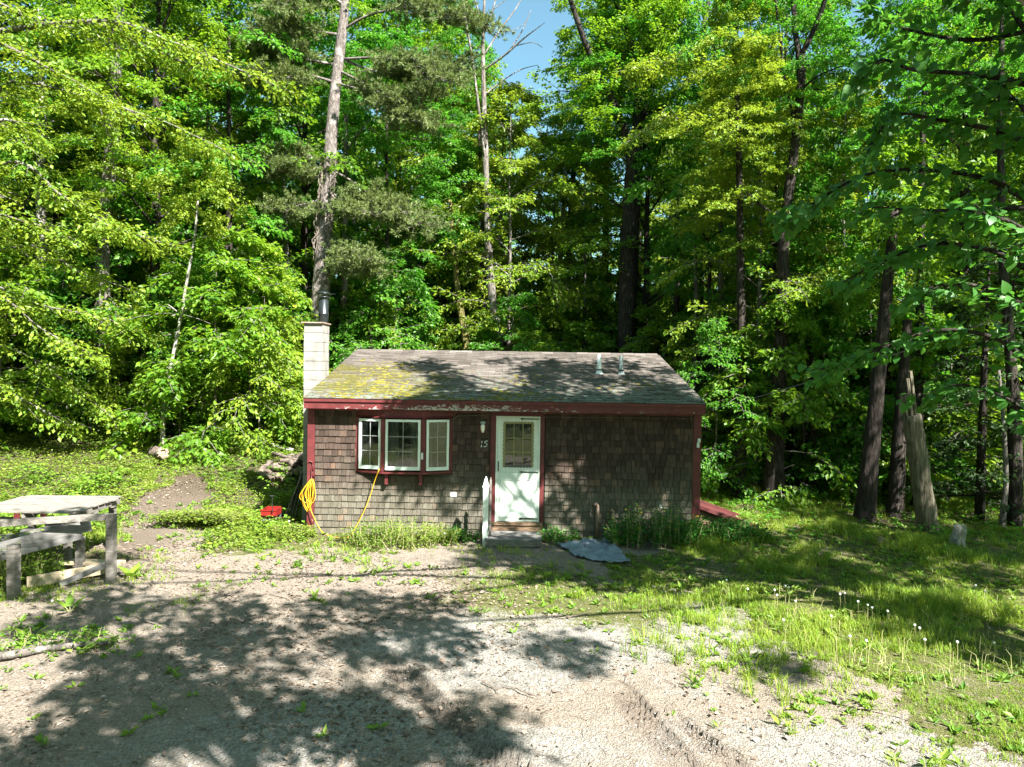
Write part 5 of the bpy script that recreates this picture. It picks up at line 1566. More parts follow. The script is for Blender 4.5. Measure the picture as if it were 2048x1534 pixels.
# boughs that reach into the picture from trees outside it: sprays along photo-pixel lines
def bough_tree(name, label, cat, trunk_loc, H, r0, boughs, mat, leafm, ls, per, width, group=None, hw=.34):
    root = empty(name, trunk_loc, label, cat, group)
    tl = Vector(trunk_loc)
    MB().tube([tl + V3(0, 0, -.2), tl + V3(.05, .05, H * .3), tl + V3(-.05, .1, H * .65), tl + V3(.1, 0, H)], [r0 * 1.2, r0, r0 * .75, r0 * .2], 12, 0, .05).build('trunk', M[mat], root, True)
    B = MB(); L = Leaves()
    g_ = np.random.default_rng(len(boughs) * 7 + int(H * 10))
    for (pp, Ya, Yb) in boughs:
        q = [at(px, py, Ya + (Yb - Ya) * i / (len(pp) - 1)) for i, (px, py) in enumerate(pp)]
        zt = min(max(q[0].z - .8, tl.z + 1.5), tl.z + H * .9)
        q = [v + Vector((g_.normal() * .15, g_.normal() * .3, g_.normal() * .15)) for v in q]
        s = np.array(smooth_path([Vector((tl.x, tl.y, zt))] + q, 7))
        B.tube(s, np.linspace(r0 * .25, .01, len(s)), 6)
        k0 = 5
        P0 = []; P1 = []
        for i in range(k0, len(s) - 1):
            d = nrm(s[i + 1] - s[i])
            for sd in (-1, 1):
                sv = nrm(np.cross(d, [0, 0, 1.0])) * sd
                if g_.uniform() < .18: continue
                e = s[i] + (d * g_.uniform(.2, 1.2) + sv * g_.uniform(.3, 1.2)) * width * g_.uniform(.45, 1.5) + np.array([0, 0, g_.uniform(-.32, .16)])
                P0.append(s[i]); P1.append(e)
        P0.append(s[-2]); P1.append(s[-1] + nrm(s[-1] - s[-2]) * .3)
        P0 = np.array(P0); P1 = np.array(P1)
        for a, b in zip(P0, P1): B.tube([a, b], [.012, .004], 3, cap=False)
        sprays(g_, L, P0, P1, per, hw, ls, .3, .10)
    B.build('branches', M[mat], root, True)
    me = L.mesh('tree_crown', M[leafm]); me.transform(Matrix.Translation(-tl))
    link('crown', me, root)
    return root
bough_tree('edge_maple', 'yellow green maple boughs sweeping down from beyond the left edge', 'tree', (-15.2, 17.5, hz(-15.2, 17.5)), 15, .2,
    [([(-60, 80), (90, 130), (200, 165), (320, 240), (425, 300)], 16.5, 18), ([(10, 330), (110, 380), (190, 430), (270, 465), (355, 495)], 16.5, 17.5), ([(-40, 240), (20, 265), (45, 300)], 16, 16.5), ([(200, 30), (330, 70), (450, 125), (585, 170)], 17.5, 18.5),
     ([(-80, 180), (40, 170), (130, 180), (200, 230)], 17, 18), ([(-60, 430), (60, 440), (150, 480)], 16.4, 17), ([(60, 500), (150, 540), (260, 580)], 17.5, 18), ([(-60, 590), (80, 640), (190, 700)], 17, 17.8), ([(150, 60), (280, 110), (400, 170)], 18, 18.5), ([(-60, 0), (100, 40), (230, 60)], 17, 18)],
    'bark', 'lime', .115, 40, .62, hw=.44)
bough_tree('side_maple', 'bright green maple boughs low at the left woods edge', 'tree', (-16.5, 20.5, hz(-16.5, 20.5)), 13, .16,
    [([(-60, 660), (60, 720), (160, 790), (250, 850)], 18.5, 19.5), ([(-60, 760), (40, 790), (130, 860)], 18.5, 19), ([(-60, 560), (80, 600), (220, 640), (300, 690)], 19.5, 20)], 'bark', 'lime', .12, 40, .6, hw=.42)
p = at(1390, 900, 22); 
bough_tree('lime_green_tree', 'young tree with layered yellow green boughs right of the large maple', 'tree', (6.6, 22.5, hz(6.6, 22.5)), 13, .11,
    [([(1440, 160), (1390, 130), (1320, 128), (1260, 140)], 22, 21.5), ([(1450, 320), (1400, 270), (1340, 262), (1270, 292)], 22, 21.5), ([(1460, 150), (1500, 120), (1560, 170)], 22, 21.5), ([(1430, 200), (1480, 190), (1540, 240)], 22, 21.5), ([(1440, 90), (1480, 100), (1540, 90)], 22.4, 22), ([(1420, 420), (1470, 380), (1560, 370)], 21.6, 21), ([(1440, 250), (1500, 260), (1580, 300)], 22, 21)], 'bark', 'lime', .115, 48, .55, hw=.42)

# ------------------------------------------------------------------ big-leaved tree at the right and the trees that shade the yard
def blade_big(n=10):
    """Heart-shaped leaf, one unit long, folded a little along the midrib and drooping."""
    a = np.linspace(0, PI, n // 2 + 1)
    prof = [(0, 0), (-.06, .20), (.06, .36), (.28, .42), (.52, .34), (.76, .18), (1.0, 0)]
    V = []
    for (x_, y_) in prof: V.append((x_, y_, .10 * y_ - .22 * x_ ** 2))
    for (x_, y_) in prof[1:-1]: V.append((x_, -y_, .10 * y_ - .22 * x_ ** 2))
    mid = [(x_, 0, -.22 * x_ ** 2) for x_ in (.06, .28, .52, .76)]
    V += mid
    F = []
    Lr_ = [0, 1, 2, 3, 4, 5, 6]; Rr_ = [0, 7, 8, 9, 10, 11, 6]; Md = [0, 0, 12, 13, 14, 15, 6]
    for k in range(6):
        for (S_, flip) in ((Lr_, 0), (Rr_, 1)):
            q = [Md[k], Md[k + 1], S_[k + 1], S_[k]]
            q = [v for i_, v in enumerate(q) if v not in q[:i_]]
            if len(q) < 3: continue
            tri = [[q[0], q[1], q[2]]] + ([[q[0], q[2], q[3]]] if len(q) == 4 else [])
            for t in tri: F.append(t[::-1] if flip else t)
    return np.array(V, float), np.array(F)
bigV, bigF = blade_big()
big_leaf_mesh = mk_mesh('leaf', bigV, bigF, [M['bass']], smooth_f=True)

BT = V3(7.6, 7.2, 0)
shade_trunks = [('basswood_tree', BT, 13.5, .22, 'big leaved tree just beyond the right edge whose boughs hang into view'),
                ('shade_tree', V3(5.4, -3.2, 0), 15, .26, 'tall tree standing behind the viewer that shades the yard'),
                ('shade_tree', V3(12.2, 2.6, 0), 15, .25, 'tall tree right of the yard that shades the grass'),
                ('shade_tree', V3(1.5, -6.5, 0), 14, .22, 'second tall tree behind the viewer, nearest the drive')]
# where the photograph shows dappled shade: (surface, polygon in photo pixels, cover per square metre)
def in_poly(px, py, P_):
    c = False; n = len(P_)
    for i in range(n):
        x1, y1 = P_[i]; x2, y2 = P_[(i + 1) % n]
        if (y1 > py) != (y2 > py) and px < (x2 - x1) * (py - y1) / (y2 - y1) + x1: c = not c
    return c
SHADE = [
    ('wall', [(770, 835), (1400, 835), (1400, 955), (1100, 960), (900, 930), (790, 945), (760, 900)], 200),
    ('wall', [(880, 930), (1400, 930), (1400, 1060), (880, 1060)], 40),
    ('roof', [(800, 715), (1320, 722), (1390, 800), (740, 795), (710, 770)], 150),
    ('ground', [(1100, 1090), (1480, 1060), (2048, 1060), (2048, 1180), (1700, 1170), (1400, 1150), (1150, 1140)], 170),
    ('ground', [(1090, 1075), (1290, 1075), (1300, 1140), (1100, 1135)], 40),
    ('ground', [(880, 1080), (1120, 1095), (1330, 1185), (1150, 1170), (950, 1140)], 40),
    ('ground', [(1650, 1190), (2048, 1230), (2048, 1330), (1800, 1270), (1600, 1210)], 24),
    ('ground', [(0, 1130), (240, 1110), (340, 1180), (330, 1300), (200, 1320), (0, 1260)], 34),
    ('ground', [(330, 1200), (680, 1180), (900, 1210), (960, 1300), (820, 1340), (560, 1320), (330, 1290)], 46),
    ('ground', [(250, 1300), (560, 1330), (640, 1440), (520, 1480), (250, 1534), (100, 1534), (120, 1420)], 38),
    ('ground', [(660, 1370), (960, 1420), (1010, 1500), (840, 1534), (620, 1480)], 24),
    ('ground', [(1000, 1220), (1150, 1270), (1330, 1370), (1250, 1370), (1080, 1320)], 5),
    ('ground', [(1440, 1290), (1620, 1310), (1600, 1350), (1450, 1330)], 3),
    ('ground', [(0, 1480), (120, 1440), (300, 1534), (0, 1534)], 8),
]
LIT = [(1132, 918, 30), (1176, 935, 20), (920, 1030, 20), (1330, 1000, 24), (805, 1015, 46), (1020, 1000, 56), (1205, 1035, 48), (1115, 1055, 34), (740, 790, 46), (830, 775, 36), (780, 735, 34), (960, 745, 40), (1020, 760, 32), (1240, 778, 32), (1130, 770, 28), (1290, 722, 34), (900, 720, 30),
       (600, 1285, 44), (640, 1330, 36), (1300, 1180, 60), (640, 880, 60), (500, 1230, 24), (760, 1280, 30)]
g = np.random.default_rng(2024)
clusters = []  # crown shape follows the wanted shade: clusters set along sun rays from each patch
for (surf, P_, n) in SHADE:
    xs_ = [p[0] for p in P_]; ys_ = [p[1] for p in P_]
    k = tries = 0
    while k < n and tries < n * 30:
        tries += 1
        px, py = g.uniform(min(xs_), max(xs_)), g.uniform(min(ys_), max(ys_))
        if not in_poly(px, py, P_): continue
        if any((px - a) ** 2 + (py - b) ** 2 < r_ * r_ for (a, b, r_) in LIT): continue
        if surf == 'wall': q = at(px, py, YF)
        elif surf == 'roof': q = Vector(roof_hit(px, py))
        else: q = ground(px, py)
        for _ in range(12):
            h = g.uniform(6.0, 13.0)
            c = q + S * ((h - q.z) / S.z)
            pj = project(c)
            if pj is None or pj[1] < -70 or pj[0] > 2140 or pj[0] < -90:
                # clear of the lens
                if (c - Vector((0, 0, CAMZ))).length > 2.2:
                    clusters.append(c); k += 1
                    break
lit_rays = []
for (a, b, r_) in LIT:
    if b > 1110 : q = ground(a, b)
    elif b < 812: q = Vector(roof_hit(a, b))
    else: q = at(a, b, YF)
    lit_rays.append((q, 1.0 * r_ * max(10, q.y) / FPX))
def in_lit(c):
    for (q, rr) in lit_rays:
        v = c - q
        if (v - S * v.dot(S)).length < rr: return True
    return False
clusters = [c for c in clusters if not in_lit(c)]
owner = [min(range(4), key=lambda i: (Vector((c.x, c.y, 0)) - shade_trunks[i][1]).length) for c in clusters]
shade_roots = []
for i, (nm_, loc, H, r0, lab) in enumerate(shade_trunks):
    loc = V3(loc.x, loc.y, hz(loc.x, loc.y))
    root = empty(nm_, loc, lab, 'tree')
    shade_roots.append(root)
    tp = [loc + V3(0, 0, -.2), loc + V3(.08, -.05, H * .3), loc + V3(-.1, .1, H * .6), loc + V3(.1, 0, H)]
    MB().tube(smooth_path(tp, 4), np.linspace(r0 * 1.15, r0 * .25, 13), 12, 0, .05, True, i).build('trunk', M['bark'], root, True)
    C = np.array([tuple(c) for c, o_ in zip(clusters, owner) if o_ == i])
    if not len(C): continue
    B = MB(); L = Leaves()
    # limbs: a few steps of k-means over the leaf clusters
    K = max(3, len(C) // 14)
    cent = C[g.choice(len(C), K, replace=False)]
    for _ in range(6):
        lab_ = np.argmin(((C[:, None] - cent[None]) ** 2).sum(-1), 1)
        cent = np.array([C[lab_ == k].mean(0) if (lab_ == k).any() else cent[k] for k in range(K)])
    for k in range(K):
        if not (lab_ == k).any(): continue
        c = cent[k]
        d_ = math.hypot(c[0] - loc.x, c[1] - loc.y)
        zb = np.clip(c[2] - .55 * d_, loc.z + H * .28, loc.z + H * .9)
        for _ in range(14):
            b0 = np.array([loc.x, loc.y, zb]); m_ = b0 * .45 + c * .55 + np.array([0, 0, -.03 * d_])
            lp = np.array(smooth_path([b0, m_, c], 5))
            pj = [project(Vector(q)) for q in lp]
            if not any(t and -60 < t[0] < 2110 and -60 < t[1] < 1600 for t in pj): break
            zb = min(zb + .5, loc.z + H * .97)
        B.tube(lp, np.linspace(.055, .02, len(lp)), 6)
        for q in C[lab_ == k]:
            B.tube([c, (c + q) / 2 + [0, 0, .05], q], [.014, .010, .006], 4, cap=False)
    n = 46
    rad = g.uniform(.22, .44, (len(C), 1, 1))
    off = g.normal(0, .5, (len(C), n, 3)) * [1, 1, .45] * rad
    p = (C[:, None] + off).reshape(-1, 3)
    d = (nrm(off + 1e-6) * [1, 1, .3] + g.normal(0, .3, off.shape) + [0, 0, -.35]).reshape(-1, 3)
    L.add(p, d, np.array([.2, -.25, 1.0]) + g.normal(0, .35, p.shape), g.uniform(.10, .19, len(p)), .8)
    B.build('branches', M['bark'], root, True)
    me = L.mesh('tree_crown', M['bass'] if i == 0 else M['maple']); me.transform(Matrix.Translation(-loc))
    link('crown', me, root)

# hanging boughs of the big-leaved tree in view: single large leaves
g = np.random.default_rng(88)
root = shade_roots[0]; rl = Vector(root.location)
HB = [([(2120, 60), (1950, 80), (1820, 60), (1745, 30)], 7.6, 8.2), ([(2120, 180), (1960, 150), (1830, 140), (1760, 120), (1715, 170)], 7.4, 7.8), ([(2120, 300), (1990, 260), (1880, 240), (1790, 230), (1740, 290)], 7.6, 8.0),
      ([(2120, 420), (1980, 360), (1850, 340), (1730, 350), (1620, 410), (1560, 440)], 7.8, 8.6), ([(2120, 420), (1960, 420), (1830, 420), (1720, 410)], 7.2, 7.8), ([(2120, 560), (1980, 500), (1860, 490), (1750, 530), (1660, 580)], 7.6, 8.4),
      ([(2120, 640), (1990, 580), (1880, 570), (1790, 610)], 7.4, 7.9), ([(2120, 760), (2000, 680), (1880, 660), (1780, 690), (1700, 720), (1640, 740)], 8.2, 9.0), ([(2120, 480), (2010, 440), (1930, 420)], 7, 7.2), ([(2120, 260), (2030, 200), (1960, 190)], 7, 7.3),
      ([(2120, 880), (2020, 800), (1920, 770), (1850, 790)], 8.4, 9.2), ([(2120, 100), (2000, 0), (1900, -20)], 7.2, 7.6)]
B = MB(); cand = []
for (pp, Ya, Yb) in HB:
    q = [at(px, py, Ya + (Yb - Ya) * i / (len(pp) - 1)) for i, (px, py) in enumerate(pp)]
    z0 = max(1.6, min(11, q[0].z - .3))
    s = np.array(smooth_path([V3(rl.x, rl.y, rl.z + z0)] + q, 7))
    B.tube(s, np.linspace(.04, .006, len(s)), 6)
    for i in range(6, len(s) - 1):
        dd = nrm(s[i + 1] - s[i])
        for sd in (-1, 1):
            if g.uniform() < .30: continue
            sv = nrm(np.cross(dd, [0, 0, 1.0])) * sd
            e = s[i] + (dd * .5 + sv * g.uniform(.5, 1)) * g.uniform(.18, .5) + np.array([0, 0, g.uniform(-.16, .06)])
            B.tube([s[i], e], [.006, .003], 3, cap=False)
            for t in (.55, .8, 1.0):
                for r_ in range(2):
                    p = s[i] + (e - s[i]) * t + g.normal(0, .045, 3)
                    cand.append((p, nrm(dd * .5 + sv * .6 + g.normal(0, .45, 3) + [0, 0, -.45]), g.uniform(.065, .14)))
B.build('hanging_branches', M['bark_dark'], root, True)
g.shuffle(cand)
def leaf_matrix(p, d, l):
    n_ = np.array([.1, -.15, 1.0]) + g.normal(0, .38, 3)
    d = nrm(np.array(d)); n_ = nrm(n_ - (n_ @ d) * d); s_ = np.cross(n_, d)
    return Matrix(((d[0] * l, s_[0] * l, n_[0] * l, p[0]), (d[1] * l, s_[1] * l, n_[1] * l, p[1]), (d[2] * l, s_[2] * l, n_[2] * l, p[2]), (0, 0, 0, 1)))
cand.sort(key=lambda c: -c[2])
RI = Matrix.Translation(-rl)
for (p, d, l) in cand[:300]:
    o = link('leaf', big_leaf_mesh, root)
    o.matrix_local = RI @ leaf_matrix(p, d, l)
MBL = MB()
for (p, d, l) in cand[300:]:
    Mx = np.array(leaf_matrix(p, d, l))
    MBL.add(bigV @ Mx[:3, :3].T + Mx[:3, 3], bigF)
tag(MBL.build('foliage', M['bass'], root, True), kind='stuff')

# dark needled boughs low in the right-hand woods (hemlocks)
def hemlock(loc, H, Rr, label, seed):
    g_ = np.random.default_rng(seed)
    root = empty('hemlock_tree', loc, label, 'tree')
    B = MB(); L = Leaves()
    B.tube([(0, 0, -.2), (0, 0, H * .5), (.05, 0, H)], [.11, .07, .01], 8)
    P0 = []; P1 = []
    for k in range(int(H * 7)):
        z = .5 + (H - .6) * (k / (H * 7)); a = k * 2.4; rr = Rr * (1 - .8 * z / H) * g_.uniform(.7, 1.1)
        e = np.array([math.cos(a) * rr, math.sin(a) * rr, z - .12 * rr])
        B.tube([(0, 0, z), e * [.5, .5, 1] + [0, 0, .1], e], [.018, .012, .004], 3, cap=False)
        d = nrm(e - [0, 0, z]); sv = nrm(np.cross(d, [0, 0, 1.0]))
        for j in range(8):
            c = np.array([0, 0, z]) + (e - [0, 0, z]) * (.25 + .75 * j / 8)
            P0.append(c); P1.append(c + (d * .5 + sv * (1 if j % 2 else -1)) * rr * .3 * (1.1 - j / 9) + [0, 0, -.05])
    sprays(g_, L, np.array(P0), np.array(P1), 22, .07, .09, .3, .02)
    link('trunk', B.mesh('tree_trunk', M['bark_dark'], True), root)
    me = L.mesh('needles', M['dark_needle']); link('needles', me, root)
    return root
for (px, Y, H, Rr, lab, sd) in ((1960, 15.8, 6.5, 2.6, 'dark hemlock with drooping boughs right of the leaning snag', 1), (1770, 18.5, 7.5, 2.4, 'dark hemlock filling the gap behind the broad dark trunk', 2), (2080, 17.5, 8, 2.8, 'dark hemlock at the right edge behind the slender trunks', 3), (1690, 21, 6, 2.2, 'low dark hemlock in the gap left of the broad dark trunk', 4), (1890, 20, 7, 2.4, 'dark hemlock deep behind the leaning snag', 5), (1420, 20.5, 4.5, 1.6, 'small dark hemlock behind the right gable', 6)):
    q = at(px, 1000, Y)
    hemlock(V3(q.x, Y, hz(q.x, Y) - .05), H, Rr, lab, sd)

# ------------------------------------------------------------------ ground plants
g = np.random.default_rng(61)
def sample(n, box, dens):
    """Points in a world box kept with probability dens(x, y)."""
    x = g.uniform(box[0], box[1], n); y = g.uniform(box[2], box[3], n)
    k = g.uniform(0, 1, n) < dens(x, y)
    x, y = x[k], y[k]
    # stay off the cabin, the step, the tarp
    k = ~((x > XL - .03) & (x < XR + .03) & (y > YF - .06) & (y < YB)) & ~((x > -.55) & (x < .65) & (y > 13.0) & (y < 14))
    k &= ~poly_mask(x, y, [(1120, 1092), (1210, 1084), (1266, 1129), (1150, 1121)])
    return x[k], y[k]
def off_yard(x, y):
    return (~yard_soft(x, y)).astype(float)

def grass_density(x, y):
    cl = np.clip(.62 + 1.2 * fbm(x * 1.1, y * 1.1, 91, 3), .12, 1)
    d = .95 * off_yard(x, y) * cl * (smooth(.0, 1.2, x) + .6 * smooth(-3.5, -5, x) * (fbm(x * .8, y * .8, 99, 3) > -.05))
    for (px, py, rx, ry, v) in ((1130, 1175, 1.0, .7, .30), (1300, 1190, 1.2, .5, .6), (430, 1175, .22, .25, .9), (270, 1215, .18, .2, .8), (370, 1205, .25, .25, .7), (250, 1160, .5, .4, .5), (60, 1180, .9, .5, .9), (465, 985, .5, .5, .95), (640, 1105, .8, .3, .35), (1000, 1110, .8, .4, .4), (1430, 1300, .8, .5, .35), (1580, 1360, .7, .4, .4), (760, 1130, .5, .2, .3), (720, 1092, .9, .3, .9), (860, 1092, .8, .3, .9), (1080, 1160, .9, .6, .5), (640, 1080, .6, .3, .9), (1560, 1250, 1.2, .6, 1), (1720, 1300, 1.3, .7, 1), (1950, 1420, 1.3, .8, 1), (1400, 1200, 1.2, .5, .9), (330, 1110, .5, .3, .5), (470, 1050, .8, .6, .6)):
        d = np.maximum(d, v * ell(x, y, px, py, rx, ry, .8) * (.4 + cl * .6))
    return np.clip(d * smooth(24, 17, y), 0, 1)
def blades(x, y, hmin, hmax, per, spread, wid):
    n = len(x)
    z = full_h(x, y)
    hh = (hmin + (hmax - hmin) * np.clip(.35 + 1.3 * fbm(x * .9, y * .9, 23, 3), 0, 1) * g.uniform(.4, 1.2, n))
    c = np.repeat(np.stack([x, y, z], 1), per, 0); hh = np.repeat(hh, per)
    m = len(c)
    a = g.uniform(0, 2 * PI, m); ln = g.uniform(.15, .9, m) * hh; H_ = hh * g.uniform(.5, 1.1, m)
    c = c + np.stack([g.normal(0, spread, m), g.normal(0, spread, m), np.full(m, -.01)], 1)
    dv = np.stack([np.cos(a), np.sin(a), np.zeros(m)], 1); sv = np.stack([-np.sin(a), np.cos(a), np.zeros(m)], 1)
    w_ = (wid * g.uniform(.6, 1.3, m))[:, None]
    mid = c + dv * (ln * .3)[:, None] + np.array([0, 0, 1]) * (H_ * .6)[:, None]
    tip = c + dv * ln[:, None] + np.array([0, 0, 1]) * (H_ * g.uniform(.55, 1.0, m))[:, None]
    V = np.stack([c - sv * w_, c + sv * w_, mid - sv * w_ * .8, mid + sv * w_ * .8, tip], 1).reshape(-1, 3)
    k = np.arange(m)[:, None] * 5
    F = np.concatenate([k + np.array([[0, 1, 3]]), k + np.array([[0, 3, 2]]), k + np.array([[2, 3, 4]])], 1).reshape(-1, 3)
    return V, F
x, y = sample(52000, (-10, 13, 5.5, 20), grass_density)
tall_ = (x > .5)
V1, F1 = blades(x[tall_], y[tall_], .05, .36, 11, .035, .0042)
V2, F2 = blades(x[~tall_], y[~tall_], .04, .22, 9, .03, .0045)
print('grass tufts', len(x))
o = link('grass', mk_mesh('grass', np.concatenate([V1, V2]), np.concatenate([F1, F2 + len(V1)]), [M['grass']]))
tag(o, 'grass growing in tufts and patches around the yard', None, None, 'stuff')

# low broad-leaved weeds (rosettes) in and round the grass
def weed_density(x, y):
    cl = np.clip(.45 + 1.4 * fbm(x * 1.4, y * 1.4, 93, 3), 0, 1)
    d = off_yard(x, y) * cl * (.85 * smooth(.2, 1.5, x) + .8 * smooth(-3, -5, x))
    for (px, py, rx, ry, v) in ((1120, 1170, 1.4, .6, .55), (1350, 1170, 1.4, .6, .6), (560, 1120, 1.6, .7, .45), (480, 1075, 1.3, .9, .9), (420, 1040, 1.0, .9, .9), (640, 1085, 1.1, .3, .9), (1300, 1240, 1.6, .6, .38), (1480, 1310, 1.4, .7, .55), (1640, 1390, 1.2, .6, .6), (1830, 1450, 1.2, .6, .65), (900, 1190, 2.2, .5, .16), (1060, 1190, .8, .5, .6), (1430, 1330, 1.2, .7, .22), (1700, 1440, 1.0, .4, .3), (120, 1400, 1.2, .8, .14), (1000, 1100, .9, .3, .45), (300, 1450, 1.5, .5, .06), (640, 1160, 2.4, .6, .32), (860, 1150, 1.2, .4, .15), (100, 1270, .8, .4, .7)):
        d = np.maximum(d, v * ell(x, y, px, py, rx, ry, .8) * (.25 + cl * .75))
    return np.clip(d * smooth(22, 16, y), 0, 1)
x, y = sample(22000, (-10, 13, 5.5, 20), weed_density)
L = Leaves()
per = 8
c = np.repeat(np.stack([x, y, full_h(x, y) + .005], 1), per, 0)
a = g.uniform(0, 2 * PI, len(c)); el_ = g.uniform(.1, 1.0, len(c))
d = np.stack([np.cos(a) * np.cos(el_), np.sin(a) * np.cos(el_), np.sin(el_)], 1)
sz = np.repeat(g.uniform(.045, .115, len(x)), per)
L.add(c + d * .01 + g.normal(0, .012, c.shape) * [1, 1, 0], d, np.array([0, 0, 1.0]) + g.normal(0, .3, c.shape), sz * g.uniform(.6, 1.2, len(c)), .42)
tag(link('weeds', L.mesh('weeds', M['weed'])), 'low broad leaved weeds scattered through the grass and yard edge', None, None, 'stuff')

# leafy ground cover: the bright bank at left and the floor of the woods
def leafy_cover(name, label, n, box, dens, hmax, ls, mat, seed):
    g_ = np.random.default_rng(seed)
    x = g_.uniform(box[0], box[1], n); y = g_.uniform(box[2], box[3], n)
    k = (g_.uniform(0, 1, n) < dens(x, y)) & ~((x > XL - .5) & (x < XR + .1) & (y > YF - .1) & (y < YB + .2))
    x, y = x[k], y[k]
    hh = hmax * np.clip(.35 + 1.2 * (fbm(x * .9, y * .9, seed, 3) + .25), .1, 1.2)
    z = full_h(x, y) + hh * g_.uniform(.15, 1, len(x))
    p = np.stack([x, y, z], 1)
    L = Leaves()
    # each point carries a whorl of leaves
    per = 4
    p = np.repeat(p, per, 0)
    a = g_.uniform(0, 2 * PI, len(p))
    d = np.stack([np.cos(a), np.sin(a), g_.uniform(-.4, .35, len(p))], 1)
    L.add(p + d * .015, d, np.array([0, 0, 1.0]) + g_.normal(0, .4, p.shape), ls * g_.uniform(.6, 1.3, len(p)), .6)
    o = link(name, L.mesh(name, M[mat]))
    return tag(o, label, None, None, 'stuff')
def bank(x, y):
    cl = np.clip(.8 + 1.1 * fbm(x * .8, y * .8, 33, 3), .1, 1)
    return off_yard(x, y) * cl * smooth(-3.4, -4.8, x) * smooth(12.0, 13.2, y) * np.clip(1 - ell(x, y, 320, 1030, .9, 1.6, .4) - ell(x, y, 265, 1090, .8, .9, .4), 0, 1)
leafy_cover('ground_cover', 'bright leafy ground cover on the sunlit bank left of the cabin', 46000, (-17, -3.4, 12, 24), bank, .22, .058, 'cover', 5)
def tufts_(x, y):
    return bank(x, y) * (fbm(x * 1.1, y * 1.1, 77, 3) > .12)
leafy_cover('ground_cover', 'taller leafy weeds standing in clusters on the sunlit bank', 16000, (-17, -3.4, 12, 24), tufts_, .62, .10, 'weed', 15)
def floor_(x, y):
    cl = np.clip(.35 + 1.4 * fbm(x * .7, y * .7, 37, 3), 0, 1)
    return cl * np.clip(smooth(3.8, 4.6, x) * smooth(12.2, 13.5, y) + smooth(22, 23.5, y), 0, 1) * smooth(34, 24, y)
leafy_cover('undergrowth', 'dark low undergrowth on the floor of the woods and beside the bulkhead', 14000, (-15, 16, 12, 34), floor_, .30, .095, 'beech', 6)

# leafy clumps by the wall (things): build from stems and leaf fans
def clump(name, label, cat, c, rx, ry, h, nst, per, ls, mat, seed, flowers=0):
    g_ = np.random.default_rng(seed)
    c = V3(c[0], c[1], gz(c[0], c[1]))
    root = empty(name, c, label, cat)
    B = MB(); L = Leaves(); tops = []
    for k in range(nst):
        r_ = math.sqrt(g_.uniform(0, 1)); a = g_.uniform(0, 2 * PI)
        b = np.array([rx * r_ * math.cos(a), ry * r_ * math.sin(a), 0.0])
        hh = h * (1 - .45 * r_ ** 2) * g_.uniform(.55, 1.1)
        e = b + np.array([g_.normal() * .08 + .12 * rx * math.cos(a) * r_, g_.normal() * .06 + .1 * ry * math.sin(a) * r_, hh])
        e[1] = min(e[1], YF - .08 - c.y)
        B.tube([b + [0, 0, -.03], (b + e) / 2, e], [.004, .0035, .002], 3, cap=False)
        n = per
        t = g_.uniform(.12, 1.02, (n, 1)) ** .8
        p = b + (e - b) * t
        aa = g_.uniform(0, 2 * PI, n)
        d = np.stack([np.cos(aa), np.sin(aa), g_.uniform(-.35, .45, n)], 1)
        L.add(p + d * g_.uniform(.01, .07, (n, 1)), d, np.array([0, 0, 1.0]) + g_.normal(0, .35, p.shape), ls * g_.uniform(.6, 1.3, n) * (1.15 - .4 * t[:, 0]), .58)
        tops.append(e)
    tag(link('stems', B.mesh('stems', M['stem']), root), kind='stuff')
    tag(link('leaves', L.mesh('leaves', M[mat]), root), kind='stuff')
    if flowers:
        Fm = MB()
        for e in [tops[i] for i in g_.choice(len(tops), min(flowers, len(tops)), replace=False)]:
            for q in range(4):
                a = q * PI / 2 + g_.uniform(0, 1)
                dx, dy = math.cos(a) * .018, math.sin(a) * .018
                Fm.add([e + [0, 0, .03], e + [dx - dy * .6, dy + dx * .6, .036], e + [dx * 1.5, dy * 1.5, .03], e + [dx + dy * .6, dy - dx * .6, .036]], [[0, 3, 2], [0, 2, 1]])
        link('flowers', Fm.mesh('flowers', M['yellow']), root)
    return root
clump('weed_clump', 'bright sunlit clump of leafy weeds under the bay window', 'weeds', (-2.05, 13.3), 1.05, .48, .52, 170, 24, .06, 'cover', 1)
clump('celandine', 'tall dark green weeds with small yellow flowers before the right wall', 'plant', (2.75, 13.4), .85, .42, .85, 120, 24, .085, 'celandine', 2, 34)
clump('celandine', 'green weeds spilling around the front of the cellar bulkhead', 'plant', (4.15, 13.75), .85, .45, .46, 150, 22, .085, 'celandine', 3, 5)
clump('weed_clump', 'small tuft of weeds at the left corner below the yellow coil', 'weeds', (-4.25, 13.6), .42, .3, .30, 60, 18, .07, 'cover', 4)
clump('weed_clump', 'loose weeds growing at the right end of the door step', 'weeds', (.95, 13.55), .28, .3, .34, 44, 16, .07, 'celandine', 5)
clump('weed_clump', 'weeds left of the white post at the foot of the wall', 'weeds', (-.95, 13.6), .38, .25, .26, 44, 16, .07, 'celandine', 6)
q = ground(425, 1030)
clump('weed_clump', 'sunlit clump of weeds at the bend of the dirt path', 'weeds', (q.x, q.y), .75, .6, .40, 150, 20, .08, 'cover', 7)
q = ground(490, 1020)
clump('weed_clump', 'upright leafy weeds in front of the red wagon shade', 'weeds', (q.x, q.y), .45, .4, .42, 90, 20, .08, 'cover', 8)
q = ground(45, 1095)
clump('weed_clump', 'grassy weeds growing through the ramp frame at left', 'weeds', (-7.6, 10.55), .8, .45, .85, 110, 16, .08, 'weed', 9)
q = ground(75, 1300)
clump('weed_clump', 'dappled leafy weeds at the lower left above the lichened branch', 'weeds', (q.x, q.y), 1.0, .45, .22, 46, 13, .065, 'weed', 10)

